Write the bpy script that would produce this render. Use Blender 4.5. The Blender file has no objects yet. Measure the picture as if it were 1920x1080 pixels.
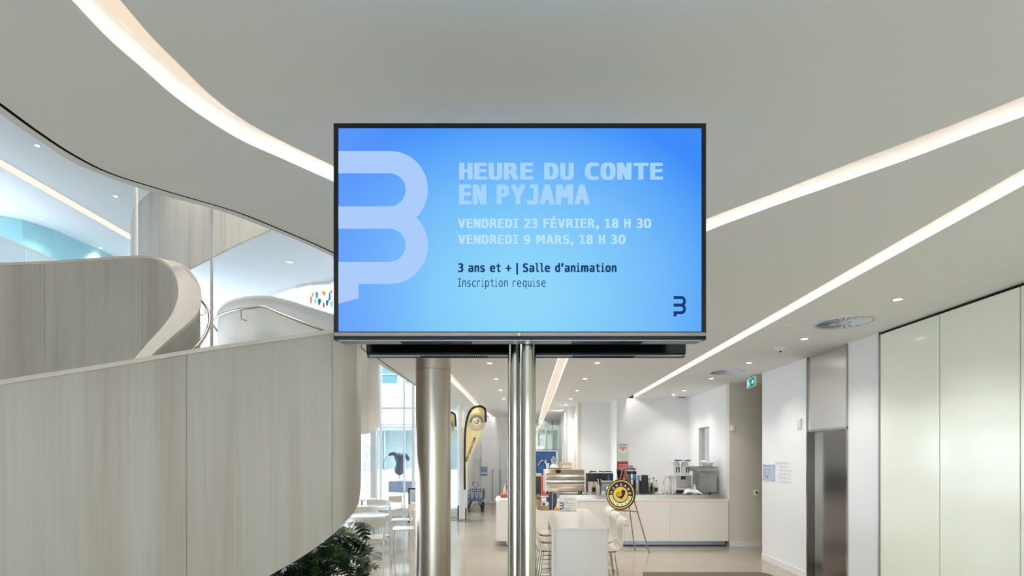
import bpy, bmesh, math, random
from mathutils import Vector, Matrix
random.seed(7)
PI = math.pi
C = bpy.context.scene.collection
sc = bpy.context.scene

# ---------------------------------------------------------------- camera, world, exposure
F, HX, HY, E = 907.0, 960.0, 853.0, 1.8
cd = bpy.data.cameras.new('camera'); cam = bpy.data.objects.new('camera', cd); C.objects.link(cam)
cam.location = (0, 0, E); cam.rotation_euler = (PI/2, 0, 0)
cd.sensor_width = 36.0; cd.lens = 36.0*F/1920.0; cd.shift_y = (HY-540.0)/1920.0
cd.clip_start = 0.05; cd.clip_end = 300
sc.camera = cam
sc.view_settings.view_transform = 'Standard'; sc.view_settings.look = 'None'
sc.view_settings.gamma = 1.0; sc.view_settings.use_curve_mapping = False
sc.view_settings.exposure = 2.12
K = 0.5**2.12          # a surface that shows its own picture (screen, sign) is divided by the exposure
sc.cycles.use_denoising = True
sc.cycles.max_bounces = 10; sc.cycles.diffuse_bounces = 6; sc.cycles.glossy_bounces = 5
sc.cycles.transparent_max_bounces = 16; sc.cycles.caustics_reflective = False; sc.cycles.caustics_refractive = False
sc.cycles.sample_clamp_indirect = 6.0
w = bpy.data.worlds.new('world'); sc.world = w; w.use_nodes = True
wb = w.node_tree.nodes['Background']
wb.inputs[0].default_value = (0.86, 0.93, 1.0, 1); wb.inputs[1].default_value = 2.1   # bright overcast winter sky

STRIP_TOP, STRIP_TUBE, SPOT_W = 0.215, 9.0, 7.0

# ---------------------------------------------------------------- helpers
def at(px, py, Y): return Vector(((px-HX)/F*Y, Y, E-(py-HY)/F*Y))
def onz(px, py, z):
    Y = F*(E-z)/(py-HY); return at(px, py, Y)
def lin(c):
    return tuple(((v/255.0)/12.92 if v/255.0 <= 0.04045 else ((v/255.0+0.055)/1.055)**2.4) for v in c)
MATS = {}
def mat(name, rgb, rough=0.5, metal=0.0, noise=0.0, nscale=6.0, stretch=(1,1,1), bump=0.0, spec=0.5, emit=None, estr=0.0, coat=0.0, trans=0.0, aniso=0.0, rgb2=None):
    if name in MATS: return MATS[name]
    m = bpy.data.materials.new(name); m.use_nodes = True; nt = m.node_tree; b = nt.nodes['Principled BSDF']
    c = lin(rgb); b.inputs['Base Color'].default_value = (*c, 1); b.inputs['Roughness'].default_value = rough
    b.inputs['Metallic'].default_value = metal; b.inputs['Specular IOR Level'].default_value = spec
    b.inputs['Coat Weight'].default_value = coat; b.inputs['Transmission Weight'].default_value = trans
    b.inputs['Anisotropic'].default_value = aniso
    if emit: b.inputs['Emission Color'].default_value = (*lin(emit), 1); b.inputs['Emission Strength'].default_value = estr
    tc = nt.nodes.new('ShaderNodeTexCoord'); mp = nt.nodes.new('ShaderNodeMapping'); mp.inputs['Scale'].default_value = stretch
    nt.links.new(tc.outputs['Object'], mp.inputs[0])
    nz = nt.nodes.new('ShaderNodeTexNoise'); nz.inputs['Scale'].default_value = nscale; nz.inputs['Detail'].default_value = 5
    nt.links.new(mp.outputs[0], nz.inputs['Vector'])
    if noise > 0 or rgb2:
        mx = nt.nodes.new('ShaderNodeMixRGB')
        c2 = lin(rgb2) if rgb2 else tuple(v*(1-noise) for v in c)
        rp = nt.nodes.new('ShaderNodeValToRGB'); rp.color_ramp.elements[0].position = 0.35; rp.color_ramp.elements[1].position = 0.65
        nt.links.new(nz.outputs['Fac'], rp.inputs[0]); nt.links.new(rp.outputs[0], mx.inputs[0])
        mx.inputs[1].default_value = (*c, 1); mx.inputs[2].default_value = (*c2, 1)
        nt.links.new(mx.outputs[0], b.inputs['Base Color'])
    if bump > 0:
        bp = nt.nodes.new('ShaderNodeBump'); bp.inputs['Strength'].default_value = bump; bp.inputs['Distance'].default_value = 0.004
        nt.links.new(nz.outputs['Fac'], bp.inputs['Height']); nt.links.new(bp.outputs[0], b.inputs['Normal'])
    MATS[name] = m; return m

def veneer():
    m = mat('veneer', (196,188,178), 0.45, nscale=1.0); nt = m.node_tree; b = nt.nodes['Principled BSDF']
    tc = nt.nodes.new('ShaderNodeTexCoord')
    def nz(scale, st, det):
        mp = nt.nodes.new('ShaderNodeMapping'); mp.inputs['Scale'].default_value = st
        nt.links.new(tc.outputs['Object'], mp.inputs[0])
        n = nt.nodes.new('ShaderNodeTexNoise'); n.inputs['Scale'].default_value = scale; n.inputs['Detail'].default_value = det
        nt.links.new(mp.outputs[0], n.inputs['Vector']); return n
    n1 = nz(1.0, (5,5,0.25), 3); n2 = nz(1.0, (60,60,1.2), 4)
    r1 = nt.nodes.new('ShaderNodeValToRGB'); e = r1.color_ramp.elements
    e[0].position = 0.3; e[0].color = (*lin((178,167,154)), 1); e[1].position = 0.72; e[1].color = (*lin((196,188,181)), 1)
    k = r1.color_ramp.elements.new(0.5); k.color = (*lin((188,183,171)), 1)
    nt.links.new(n1.outputs['Fac'], r1.inputs[0])
    mx = nt.nodes.new('ShaderNodeMixRGB'); mx.blend_type = 'MULTIPLY'; mx.inputs[0].default_value = 0.35
    r2 = nt.nodes.new('ShaderNodeValToRGB'); r2.color_ramp.elements[0].position = 0.3; r2.color_ramp.elements[0].color = (.72,.70,.68,1)
    r2.color_ramp.elements[1].position = 0.7; nt.links.new(n2.outputs['Fac'], r2.inputs[0])
    nt.links.new(r1.outputs[0], mx.inputs[1]); nt.links.new(r2.outputs[0], mx.inputs[2])
    nt.links.new(mx.outputs[0], b.inputs['Base Color']); return m

def glass(name, tint=(.93,.97,.98), gl=0.07):
    m = bpy.data.materials.new(name); m.use_nodes = True; nt = m.node_tree; nt.nodes.clear()
    o = nt.nodes.new('ShaderNodeOutputMaterial'); t = nt.nodes.new('ShaderNodeBsdfTransparent'); t.inputs[0].default_value = (*tint, 1)
    g = nt.nodes.new('ShaderNodeBsdfGlossy'); g.inputs['Roughness'].default_value = 0.02; mx = nt.nodes.new('ShaderNodeMixShader')
    mx.inputs[0].default_value = gl
    nt.links.new(t.outputs[0], mx.inputs[1]); nt.links.new(g.outputs[0], mx.inputs[2]); nt.links.new(mx.outputs[0], o.inputs[0]); return m
def emis(name, rgb, s):
    m = bpy.data.materials.new(name); m.use_nodes = True; nt = m.node_tree; nt.nodes.clear()
    o = nt.nodes.new('ShaderNodeOutputMaterial'); e = nt.nodes.new('ShaderNodeEmission'); e.inputs[0].default_value = (*lin(rgb), 1); e.inputs[1].default_value = s
    nt.links.new(e.outputs[0], o.inputs[0]); return m

class MB:
    def __init__(s): s.v = []; s.f = []
    def add(s, vs, fs):
        n = len(s.v); s.v += [Vector(v) for v in vs]; s.f += [tuple(i+n for i in f) for f in fs]; return s
    def box(s, x0, x1, y0, y1, z0, z1):
        v = [(x0,y0,z0),(x1,y0,z0),(x1,y1,z0),(x0,y1,z0),(x0,y0,z1),(x1,y0,z1),(x1,y1,z1),(x0,y1,z1)]
        return s.add(v, [(0,3,2,1),(4,5,6,7),(0,1,5,4),(1,2,6,5),(2,3,7,6),(3,0,4,7)])
    def prism(s, pts, z0, z1):      # pts ccw in xy
        n = len(pts); v = [(p[0],p[1],z0) for p in pts]+[(p[0],p[1],z1) for p in pts]
        return s.add(v, [tuple(range(n))[::-1], tuple(range(n,2*n))]+[(i,(i+1)%n,n+(i+1)%n,n+i) for i in range(n)])
    def slab(s, O, U, V, N, pts, t):   # polygon in plane (U,V) at O, thickness t along N
        n = len(pts); O=Vector(O);U=Vector(U);V=Vector(V);N=Vector(N)
        a = [O+U*p[0]+V*p[1] for p in pts]; b = [p-N*t for p in a]
        return s.add(a+b, [tuple(range(n)), tuple(range(n,2*n))[::-1]]+[(i,n+i,n+(i+1)%n,(i+1)%n) for i in range(n)])
    def lathe(s, cx, cy, prof, n=24):  # prof [(r,z)]
        vs = []; m = len(prof)
        for r, z in prof:
            for i in range(n): a = 2*PI*i/n; vs.append((cx+r*math.cos(a), cy+r*math.sin(a), z))
        fs = []
        for j in range(m-1):
            for i in range(n): k=(i+1)%n; fs.append((j*n+i, j*n+k, (j+1)*n+k, (j+1)*n+i))
        fs.append(tuple(range(n))[::-1]); fs.append(tuple((m-1)*n+i for i in range(n)))
        return s.add(vs, fs)
    def cyl(s, cx, cy, r, z0, z1, n=24): return s.lathe(cx, cy, [(r,z0),(r,z1)], n)
    def rod(s, a, b, r, r2=None, n=10): return s.tube([a,b], [r, r if r2 is None else r2], n)
    def tube(s, pts, r, n=10, closed=False):
        pts = [Vector(p) for p in pts]; m = len(pts)
        rs = r if isinstance(r, (list,tuple)) else [r]*m
        vs = []; prev = None
        for i, p in enumerate(pts):
            if closed: d = pts[(i+1)%m]-pts[i-1]
            else: d = pts[min(i+1,m-1)]-pts[max(i-1,0)]
            d.normalize()
            if prev is None:
                u = d.orthogonal().normalized()
            else:
                u = (prev - d*prev.dot(d)); u = u.normalized() if u.length > 1e-6 else d.orthogonal().normalized()
            prev = u; v = d.cross(u)
            for k in range(n): a = 2*PI*k/n; vs.append(p+(u*math.cos(a)+v*math.sin(a))*rs[i])
        fs = []
        for j in range(m if closed else m-1):
            for k in range(n): q=(k+1)%n; j2=(j+1)%m; fs.append((j*n+k, j*n+q, j2*n+q, j2*n+k))
        if not closed: fs.append(tuple(range(n))[::-1]); fs.append(tuple((m-1)*n+k for k in range(n)))
        return s.add(vs, fs)
    def quad(s, a, b, c, d): return s.add([a,b,c,d], [(0,1,2,3)])
    def xf(s, M): s.v = [M @ v for v in s.v]; return s
    def merge(s, o): return s.add(o.v, o.f)

WM = {}
def tag(o, label=None, cat=None, group=None, kind=None):
    if label: o['label'] = label
    if cat: o['category'] = cat
    if group: o['group'] = group
    if kind: o['kind'] = kind
    return o
def empty(name, loc, rz=0, label=None, cat=None, group=None, kind=None):
    o = bpy.data.objects.new(name, None); C.objects.link(o); o.location = loc; o.rotation_euler = (0,0,rz)
    o.empty_display_size = 0.1
    WM[o.name] = Matrix.Translation(Vector(loc)) @ Matrix.Rotation(rz, 4, 'Z')
    return tag(o, label, cat, group, kind)
def obj(name, mb, m, parent=None, smooth=False, bev=0, local=False, base=None):
    """vertices given in world space (or in the parent's space when local)"""
    me = bpy.data.meshes.new(name); vs = mb.v; M = Matrix.Identity(4)
    if parent is not None:
        M = WM[parent.name]
        if not local: I = M.inverted(); vs = [I @ v for v in vs]
    elif base is not None:
        M = Matrix.Translation(Vector(base)); vs = [v-Vector(base) for v in vs]
    me.from_pydata([tuple(v) for v in vs], [], mb.f); me.validate(); me.update()
    bm = bmesh.new(); bm.from_mesh(me); bmesh.ops.recalc_face_normals(bm, faces=bm.faces); bm.to_mesh(me); bm.free()
    if smooth:
        me.polygons.foreach_set('use_smooth', [True]*len(me.polygons))
        try: me.set_sharp_from_angle(angle=math.radians(40))
        except Exception: pass
    me.materials.append(m)
    o = bpy.data.objects.new(name, me); C.objects.link(o)
    if parent is not None: o.parent = parent
    elif base is not None: o.location = base
    WM[o.name] = M
    if bev:
        b = o.modifiers.new('bevel', 'BEVEL'); b.width = bev; b.segments = 2; b.limit_method = 'ANGLE'
    return o
def struct(name, mb, m, parent=None, **k):
    o = obj(name, mb, m, parent, **k)
    if parent is None: o['kind'] = 'structure'
    return o
def copy_tree(o, loc=None, rz=None, label=None, parent=None):
    c = o.copy(); C.objects.link(c)
    if parent is not None: c.parent = parent
    if loc is not None: c.location = loc
    if rz is not None: c.rotation_euler = (0,0,rz)
    if label: c['label'] = label
    for ch in list(o.children): copy_tree(ch, parent=c)
    return c

import os
FONT = None
try:
    FONT = bpy.data.fonts.load(os.path.join(bpy.utils.resource_path('LOCAL'), 'datafiles', 'fonts', 'DejaVuSansMono.woff2'))   # Blender's own interface font
except Exception: FONT = None
def text_mesh(s, bold=0.0, space=1.0):
    cu = bpy.data.curves.new('t', 'FONT'); cu.body = s; cu.space_character = space
    if FONT: cu.font = FONT
    cu.resolution_u = 3
    o = bpy.data.objects.new('t', cu); C.objects.link(o); bpy.context.view_layer.update()
    dg = bpy.context.evaluated_depsgraph_get(); me = bpy.data.meshes.new_from_object(o.evaluated_get(dg))
    vs = [v.co.copy() for v in me.vertices]; fs = [tuple(p.vertices) for p in me.polygons]
    bpy.data.objects.remove(o); bpy.data.curves.remove(cu); bpy.data.meshes.remove(me)
    return vs, fs
GL = {}
def word_mesh(s, gap=.15):
    """glyphs of the monospaced interface font set with proportional spacing"""
    x = 0.0; V_ = []; F_ = []
    for ch in s:
        if ch == ' ': x += .30; continue
        if ch == '0': ch = 'O'
        if ch not in GL: GL[ch] = text_mesh(ch)
        vs, fs = GL[ch]; a = min(v.x for v in vs); b = max(v.x for v in vs); k = {'M':1.32,'W':1.3,'m':1.4,'w':1.25,'I':.8,'O':1.12,'C':1.08,'N':1.1,'D':1.08,'U':1.05,'i':.62,'l':.7,'t':.85,'r':.9,'|':1.0}.get(ch, 1.0); n = len(V_)
        V_ += [Vector((x+(v.x-a)*k, v.y, 0)) for v in vs]; F_ += [tuple(i+n for i in f) for f in fs]; x += (b-a)*k+gap
    return V_, F_
def fit_text(mb, s, O, U, V, w_, h_, bold=0.0):
    """text whose ink box has corner O and spans w_ along U, h_ along V"""
    vs, fs = word_mesh(s, .14 if bold else .11); O=Vector(O);U=Vector(U);V=Vector(V)
    x0=min(v.x for v in vs)-bold;x1=max(v.x for v in vs)+bold;y0=min(v.y for v in vs)-bold*.5;y1=max(v.y for v in vs)+bold*.5
    for dx, dy in (((0,0),) if bold == 0 else ((-bold,-bold*.5),(-bold,bold*.5),(0,0),(bold,-bold*.5),(bold,bold*.5))):   # a bold weight: the same strokes widened
        mb.add([O+U*((v.x+dx-x0)/(x1-x0)*w_)+V*((v.y+dy-y0)/max(y1-y0,1e-6)*h_) for v in vs], fs)
def arc_text(mb, s, O, U, V, R, a0, a1, h_, bold=0.0, flip=False, xs=1.0):
    """letters on an arc of baseline radius R; a0..a1 angles of first and last letter"""
    O=Vector(O);U=Vector(U);V=Vector(V); n=len(s)
    for i, ch in enumerate(s):
        if ch == ' ': continue
        vs, fs = text_mesh(ch); a = a0+(a1-a0)*i/(n-1)
        x0=min(v.x for v in vs);x1=max(v.x for v in vs); k=h_/0.70
        cx=math.cos(a); sx=math.sin(a)
        if not flip: er=(cx,sx); et=(sx,-cx)
        else: er=(-cx,-sx); et=(-sx,cx)
        out=[]
        for v in vs:
            lx=(v.x-(x0+x1)/2)*k*xs; ly=v.y*k
            px=R*cx+et[0]*lx+er[0]*ly; py=R*sx+et[1]*lx+er[1]*ly
            out.append(O+U*px+V*py)
        mb.add(out, fs)
        if bold:
            for q in (-bold, bold): mb.add([v+U*q*k*.7 for v in out], fs)

def catmull(pts, n):
    """pts tuples; n samples per span"""
    out = []; m = len(pts)
    for i in range(m-1):
        p0 = pts[max(i-1,0)]; p1 = pts[i]; p2 = pts[i+1]; p3 = pts[min(i+2,m-1)]
        for k in range(n):
            t = k/n
            out.append(tuple(0.5*((2*b)+(-a+c)*t+(2*a-5*b+4*c-d)*t*t+(-a+3*b-3*c+d)*t**3) for a,b,c,d in zip(p0,p1,p2,p3)))
    out.append(tuple(pts[-1])); return out

# ---------------------------------------------------------------- materials
M_ceil = mat('ceiling_white', (238,238,237), 0.9)
M_wall = mat('wall_white', (232,232,233), 0.85)
M_trim = mat('trim_white', (226,226,226), 0.6)
M_beige = mat('wall_beige', (216,210,198), 0.85)
M_floor = mat('concrete_floor', (170,161,148), 0.13, nscale=0.7, rgb2=(160,151,136), spec=.8)
M_snow = mat('snow', (245,247,250), 0.9, bump=0.3, nscale=3)
M_veneer = veneer()
M_cap = mat('cap_veneer', (214,203,186), 0.32, noise=0.06, nscale=3, stretch=(8,8,1))
M_gap = mat('shadow_gap', (14,14,16), 0.9)
M_dark = mat('black_plastic', (14,15,18), 0.35)
M_gloss = mat('black_gloss', (6,7,10), 0.12)
M_steel = mat('brushed_steel', (182,172,158), 0.30, 1.0, bump=0.05, nscale=40, stretch=(1,1,0.02))
M_chrome = mat('polished_steel', (186,180,168), 0.14, 1.0)
M_elev = mat('elevator_steel', (212,210,208), 0.25, 1.0, bump=0.04, nscale=60, stretch=(1,1,0.02))
M_elevdoor = mat('elevator_door_steel', (128,124,120), 0.22, 1.0, bump=0.04, nscale=60, stretch=(1,1,0.02))
M_backglass = mat('back_painted_glass', (242,244,230), 0.12, spec=0.5)
M_teal = mat('teal_panel', (142,182,188), 0.6)
M_white = mat('white_solid_surface', (238,232,226), 0.18)
M_whitep = mat('white_plastic', (236,232,224), 0.35)
M_chair = mat('chair_white', (226,220,210), 0.4)
M_glass = glass('clear_glass')
M_frost = mat('frosted_rail_glass', (214,232,238), 0.3)
M_grey = mat('light_grey_metal', (176,176,178), 0.35, 0.6)
M_yellow = mat('yellow_fabric', (253,234,172), 0.8)
M_wood = mat('easel_wood', (176,140,104), 0.5, noise=0.2, nscale=5, stretch=(10,10,1))
M_bronze = mat('bronze', (76,84,100), 0.4, 0.7, noise=0.3, nscale=6)
M_slate = mat('grey_metal', (112,116,122), 0.5, 0.3)
M_blackmat = mat('dark_print', (22,22,24), 0.7)
M_cream = mat('cream_print', (226,224,208), 0.7)
M_gold = mat('yellow_print', (236,188,50), 0.6)
M_navy = mat('navy_print', (30,62,120), 0.7)
M_greyprint = mat('grey_print', (140,144,156), 0.7)
M_lightprint = mat('pale_print', (214,216,222), 0.7)

# ---------------------------------------------------------------- room geometry
ZC = 3.21
def cy(px, py): p = onz(px, py, ZC); return (p.y, p.x)
class Curve:
    def __init__(s, pts): s.p = sorted(pts)
    def __call__(s, y):
        p = s.p
        if y <= p[0][0]: return p[0][1]
        if y >= p[-1][0]: return p[-1][1]
        for i in range(len(p)-1):
            if p[i][0] <= y <= p[i+1][0]: break
        def tan(k):
            if k == 0: return (p[1][1]-p[0][1])/(p[1][0]-p[0][0])
            if k == len(p)-1: return (p[k][1]-p[k-1][1])/(p[k][0]-p[k-1][0])
            h0, h1 = p[k][0]-p[k-1][0], p[k+1][0]-p[k][0]; d0, d1 = (p[k][1]-p[k-1][1])/h0, (p[k+1][1]-p[k][1])/h1
            return (h1*d0+h0*d1)/(h0+h1)
        h = p[i+1][0]-p[i][0]; t = (y-p[i][0])/h; a, b = tan(i)*h, tan(i+1)*h
        return (2*t**3-3*t*t+1)*p[i][1]+(t**3-2*t*t+t)*a+(-2*t**3+3*t*t)*p[i+1][1]+(t**3-t*t)*b
slot = Curve([(-6,-2.9),(0,-2.2)]+[cy(*q) for q in [(0,192.5),(71.7,245),(143,291.7),(201.7,321.7),(316.7,359),(436,394),(530,431),(623.5,472)]]
             +[(3.8,-1.09),(4.4,-1.02),(5.2,-1.27)]+[cy(*q) for q in [(677.8,650.4),(706,670),(779,721)]]+[(15.3,-1.85),(19,-1.7)])
rim = Curve([(-6,-3.0),(0,-2.32)]+[cy(*q) for q in [(0,214),(71.7,262.5),(143,307.5),(205,333),(280,359),(398,391),(504,429),(624,481.5)]]
            +[(3.9,-1.15),(4.4,-1.12),(5.2,-1.38),(6.3,-2.03)]+[(7.0,-2.06),(9.7,-1.98),(15.3,-1.93),(19,-1.8)])
s1l = Curve([(-6,-2.2),(0,-1.62)]+[cy(*q) for q in [(135,0),(203,71.7),(265,126),(326.7,180),(400,231.6),(459.8,266.6),(519.6,293.3),(579.4,320),(624.3,340)]]+[(2.9,-.66),(3.4,-.5),(4.5,-.62),(6.0,-.93),(7.2,-1.12),(8.2,-1.17)]+[cy(*q) for q in [(844.6,714.5),(867.8,736.3),(890.5,760.4)]]+[(18.5,-0.78)])
s1r = Curve([(-6,-2.0),(0,-1.40)]+[cy(*q) for q in [(225.3,0),(286.7,71.7),(335,120),(396.7,180),(459.8,227.2),(519.6,260.3),(579.4,289.4),(624.3,311)]]+[(2.7,-.66),(3.4,-.36),(4.5,-.46),(6.0,-.78),(7.2,-.97)]+[cy(*q) for q in [(844.6,698.3)]]+[(9.23,-1.04),(10.96,-.98)]+[cy(*q) for q in [(901,760.8)]]+[(18.5,-0.60)])
s2l = Curve([(-6,2.6),(0.5,2.2)]+[cy(*q) for q in [(1920,180.5),(1815,222.5),(1730,255),(1600,304),(1455,361),(1325,410.5)]]+[(3.4,.86),(4.2,.68),(5.2,.62),(6.2,.65)]+[cy(*q) for q in [(1047.4,670),(1026.4,732.6),(1006.5,798.8)]]+[(30,1.3)])
s2r = Curve([(-6,2.8),(0.5,2.38)]+[cy(*q) for q in [(1920,218),(1815,256),(1730,288.7),(1620,327.5),(1455,385),(1325,433.8)]]+[(3.5,.98),(4.2,.83),(5.2,.77),(6.2,.80)]+[cy(*q) for q in [(1066.7,670),(1040.8,737.4),(1013,798.8)]]+[(30,1.5)])
s3l = lambda y: 2.435+.0364*y
s3r = lambda y: 2.583+.0364*y
def wx(y): return 4.025+.0364*y           # the lift wall / glass wall line

ys = [-6+.5*i for i in range(13)]+[.5+0.03*i for i in range(0, 120)]+[4.1+.15*i for i in range(105)]+[21,22,24,27,30]
def band(mb, fa, fb, y0=-6, y1=30, z=ZC, za=None):
    yy = [y for y in ys if y0 < y < y1]; yy = [y0]+yy+[y1]
    n = len(mb.v); vs = []
    for y in yy: vs += [(fa(y), y, z), (fb(y), y, za if za is not None else z)]
    fs = [(2*i, 2*i+1, 2*i+3, 2*i+2) for i in range(len(yy)-1)]
    mb.add(vs, fs)
mb = MB(); H = 0.10
S3END = 12.05
slotw = lambda y: slot(y)-0.018
band(mb, slot, s1l, y1=19); band(mb, s1r, s2l, y1=30)
band(mb, slot, lambda y: slot(y)+0.001, y1=19, z=ZC, za=ZC+0.001)
band(mb, s2r, s3l, y1=S3END); band(mb, s3r, lambda y: 9.0, y1=S3END); band(mb, s2r, lambda y: 9.0, y0=S3END, y1=30)
band(mb, s1l, s1r, y0=18.5, y1=30); band(mb, lambda y: -3, s1l, y0=19, y1=30)
struct('ceiling', mb, M_ceil)
mb = MB()
band(mb, rim, slotw, y1=19)
mb2 = MB(); band(mb2, rim, rim, y1=19, z=ZC, za=ZC+0.75); mb.merge(mb2)
struct('trim_1', mb, M_ceil)
mb = MB(); band(mb, slotw, slot, y1=19, z=ZC+0.05); band(mb, slotw, slotw, y1=19, z=ZC, za=ZC+.05); band(mb, slot, slot, y1=19, z=ZC, za=ZC+.05)
struct('trim_2', mb, M_gap)
# upper floor slab above the ceiling and the high ceiling of the atrium
mb = MB(); band(mb, rim, lambda y: 9.0, y1=30, z=ZC+0.75); struct('floor_upper', mb, M_wall)
mb = MB(); band(mb, rim, lambda y: 9.0, y1=30, z=ZC+0.30); struct('ceiling_plenum', mb, M_wall)

# ceiling light strips
M_strip = emis('strip_diffuser', (255,236,208), STRIP_TOP); M_tube = emis('strip_tube', (255,250,244), STRIP_TUBE)
def strip(fa, fb, y0, y1, label, tube_right=True):
    r = empty('ceiling_light_strip', (fa(2), 2, ZC), label=label, cat='light strip', group='recessed ceiling light strips')
    m = MB(); band(m, fa, fb, y0, y1, z=ZC+H); obj('diffuser', m, M_strip, r)
    m = MB(); band(m, fa, fa, y0, y1, z=ZC, za=ZC+H); band(m, fb, fb, y0, y1, z=ZC, za=ZC+H)
    obj('channel', m, mat('cove_cream', (192,190,187), 0.7), r)
    m = MB()
    if tube_right: band(m, lambda y: fb(y)-0.03, lambda y: fb(y)-0.004, y0, y1, z=ZC+H-0.015)
    else: band(m, lambda y: fa(y)+0.004, lambda y: fa(y)+0.03, y0, y1, z=ZC+H-0.015)
    obj('light_tube', m, M_tube, r)
strip(s1l, s1r, -6, 18.5, 'long curved glowing strip in the ceiling by the curved ceiling edge')
strip(s2l, s2r, -6, 30, 'glowing ceiling strip passing behind the screen towards the corridor end', False)
strip(s3l, s3r, -6, S3END, 'straight glowing ceiling strip nearest the elevator, ending at the café wall', False)

# floors
mb = MB().box(-16, 9, -6, 30, -0.2, 0.0); struct('floor', mb, M_floor)

# right-hand wall: white part with the lift, glass part
def wallq(y0, y1, z0, z1, off=0.0, t=0.25):
    m = MB(); x0, x1 = wx(y0)-off, wx(y1)-off
    m.add([(x0,y0,z0),(x0+t,y0,z0),(x1+t,y1,z0),(x1,y1,z0),(x0,y0,z1),(x0+t,y0,z1),(x1+t,y1,z1),(x1,y1,z1)],
          [(0,3,2,1),(4,5,6,7),(0,1,5,4),(1,2,6,5),(2,3,7,6),(3,0,4,7)]); return m
YA, YL0, YL1, YB = 5.557, 6.115, 7.02, 8.37
DH = 2.13
m = wallq(YA, YL0, 0, ZC); m.merge(wallq(YL1, YB, 0, ZC)); m.merge(wallq(YL0, YL1, 0, ZC, off=-0.12))
wr = struct('wall_right', m, M_wall)
m = wallq(YL1, YB, 0, .10, off=.012, t=.05); m.merge(wallq(YA, YL0, 0, .10, off=.012, t=.05)); struct('baseboard_right', m, M_trim)
m = wallq(-6, YA, 0, ZC, off=-0.03); wg = struct('wall_glass', m, mat('gap_grey', (110,108,100), 0.7))
m = wallq(-6, YA, ZC-.035, ZC, off=-0.02); struct('trim_3', m, M_gap)
seams = [YA, 4.747, 3.968, 3.19, 2.41, 1.63, 0.85, 0.07, -0.71, -2.3, -3.9, -5.9]
for i in range(len(seams)-1):
    obj('glass_panel', wallq(seams[i+1]+.006, seams[i]-.006, 0.02, ZC-.03, off=0.0, t=.02), M_backglass, wg)
m = wallq(YA, YA+.02, 0, ZC, off=0.012, t=.03); struct('trim_4', m, M_grey)

# lift
el = empty('elevator', (wx(6.5), 6.56, 0), label='stainless steel elevator with tall transom panel and dark sliding doors', cat='elevator')
obj('transom_panel', wallq(YL0+.02, YL1-.02, DH+.03, ZC-.002, off=-0.01, t=.03), M_elev, el)
m = wallq(YL0, YL0+.02, 0, ZC, off=.012, t=.12); m.merge(wallq(YL1-.02, YL1, 0, ZC, off=.012, t=.12)); m.merge(wallq(YL0, YL1, DH, DH+.03, off=.012, t=.12))
obj('door_frame', m, M_chrome, el)
yd = [YL0+.02, 6.345, 6.60, YL1-.02]
for i in range(3): obj('door_leaf', wallq(yd[i]+.004, yd[i+1]-.004, .01, DH-.01, off=-.075-.012*i, t=.03), M_elevdoor, el)

# wall beyond the lift turning into a side corridor, café walls
YP = 9.49
def vwall(name, p, q, z0, z1, m_, t=.2, side=1, parent=None):
    a = Vector((p[0],p[1],0)); b = Vector((q[0],q[1],0)); d = (b-a).normalized(); n = Vector((-d.y, d.x, 0))*side*t
    mm = MB(); mm.add([a+Vector((0,0,z0)), b+Vector((0,0,z0)), b+n+Vector((0,0,z0)), a+n+Vector((0,0,z0)), a+Vector((0,0,z1)), b+Vector((0,0,z1)), b+n+Vector((0,0,z1)), a+n+Vector((0,0,z1))],
        [(0,3,2,1),(4,5,6,7),(0,1,5,4),(1,2,6,5),(2,3,7,6),(3,0,4,7)])
    return struct(name, mm, m_, parent) if name else mm
def sx(y): return 3.915+.0364*y
m = vwall(None, (wx(YB), YB), (9.0, YB), 0, ZC, M_wall, t=.25, side=-1)
struct('wall_corridor_front', m, M_wall)
wcor = vwall('wall_corridor', (sx(YP), YP), (9.0, YP), 0, ZC, M_beige, t=.15)
m = vwall(None, (sx(YP), YP-.012), (9.0, YP-.012), 0, .105, M_beige, t=.03); struct('baseboard_back', m, M_trim)
# café side wall with a pass-through opening
YO0, YO1, ZO0, ZO1 = 10.54, 11.20, 1.50, 2.42
def sidew(y0, y1, z0, z1, off=0., t=.14):
    m = MB(); x0, x1 = sx(y0)-off, sx(y1)-off
    m.add([(x0,y0,z0),(x0+t,y0,z0),(x1+t,y1,z0),(x1,y1,z0),(x0,y0,z1),(x0+t,y0,z1),(x1+t,y1,z1),(x1,y1,z1)],
          [(0,3,2,1),(4,5,6,7),(0,1,5,4),(1,2,6,5),(2,3,7,6),(3,0,4,7)]); return m
m = sidew(YP+.15, YO0, 0, ZC); m.merge(sidew(YO1, 11.95, 0, ZC)); m.merge(sidew(YO0, YO1, 0, ZO0)); m.merge(sidew(YO0, YO1, ZO1, ZC))
struct('wall_side', m, M_wall)
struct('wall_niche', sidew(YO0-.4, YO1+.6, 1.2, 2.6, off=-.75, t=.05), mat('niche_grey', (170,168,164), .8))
struct('trim_5', sidew(10.92, 11.18, 1.45, 2.5, off=-.60, t=.05), mat('dark_wood', (96,78,60), .6, noise=.2))
vwall('wall_back', (2.61, 12.07), (4.36, 11.86), 0, ZC, M_wall)
vwall('wall_step', (2.61, 12.07), (2.655, 13.05), 0, ZC, M_wall, side=-1, t=.1)
vwall('wall_back_left', (1.77, 13.05), (2.655, 13.05), 0, ZC, M_wall)
vwall('wall_step_left', (1.77, 13.05), (1.80, 14.05), 0, ZC, M_beige, side=-1, t=.1)
vwall('wall_pier', (1.63, 14.05), (1.81, 14.05), 0, ZC, M_wall, t=.3)
vwall('wall_passage', (1.63, 14.35), (1.88, 19.7), 0, ZC, M_wall, side=-1, t=.1)
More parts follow.
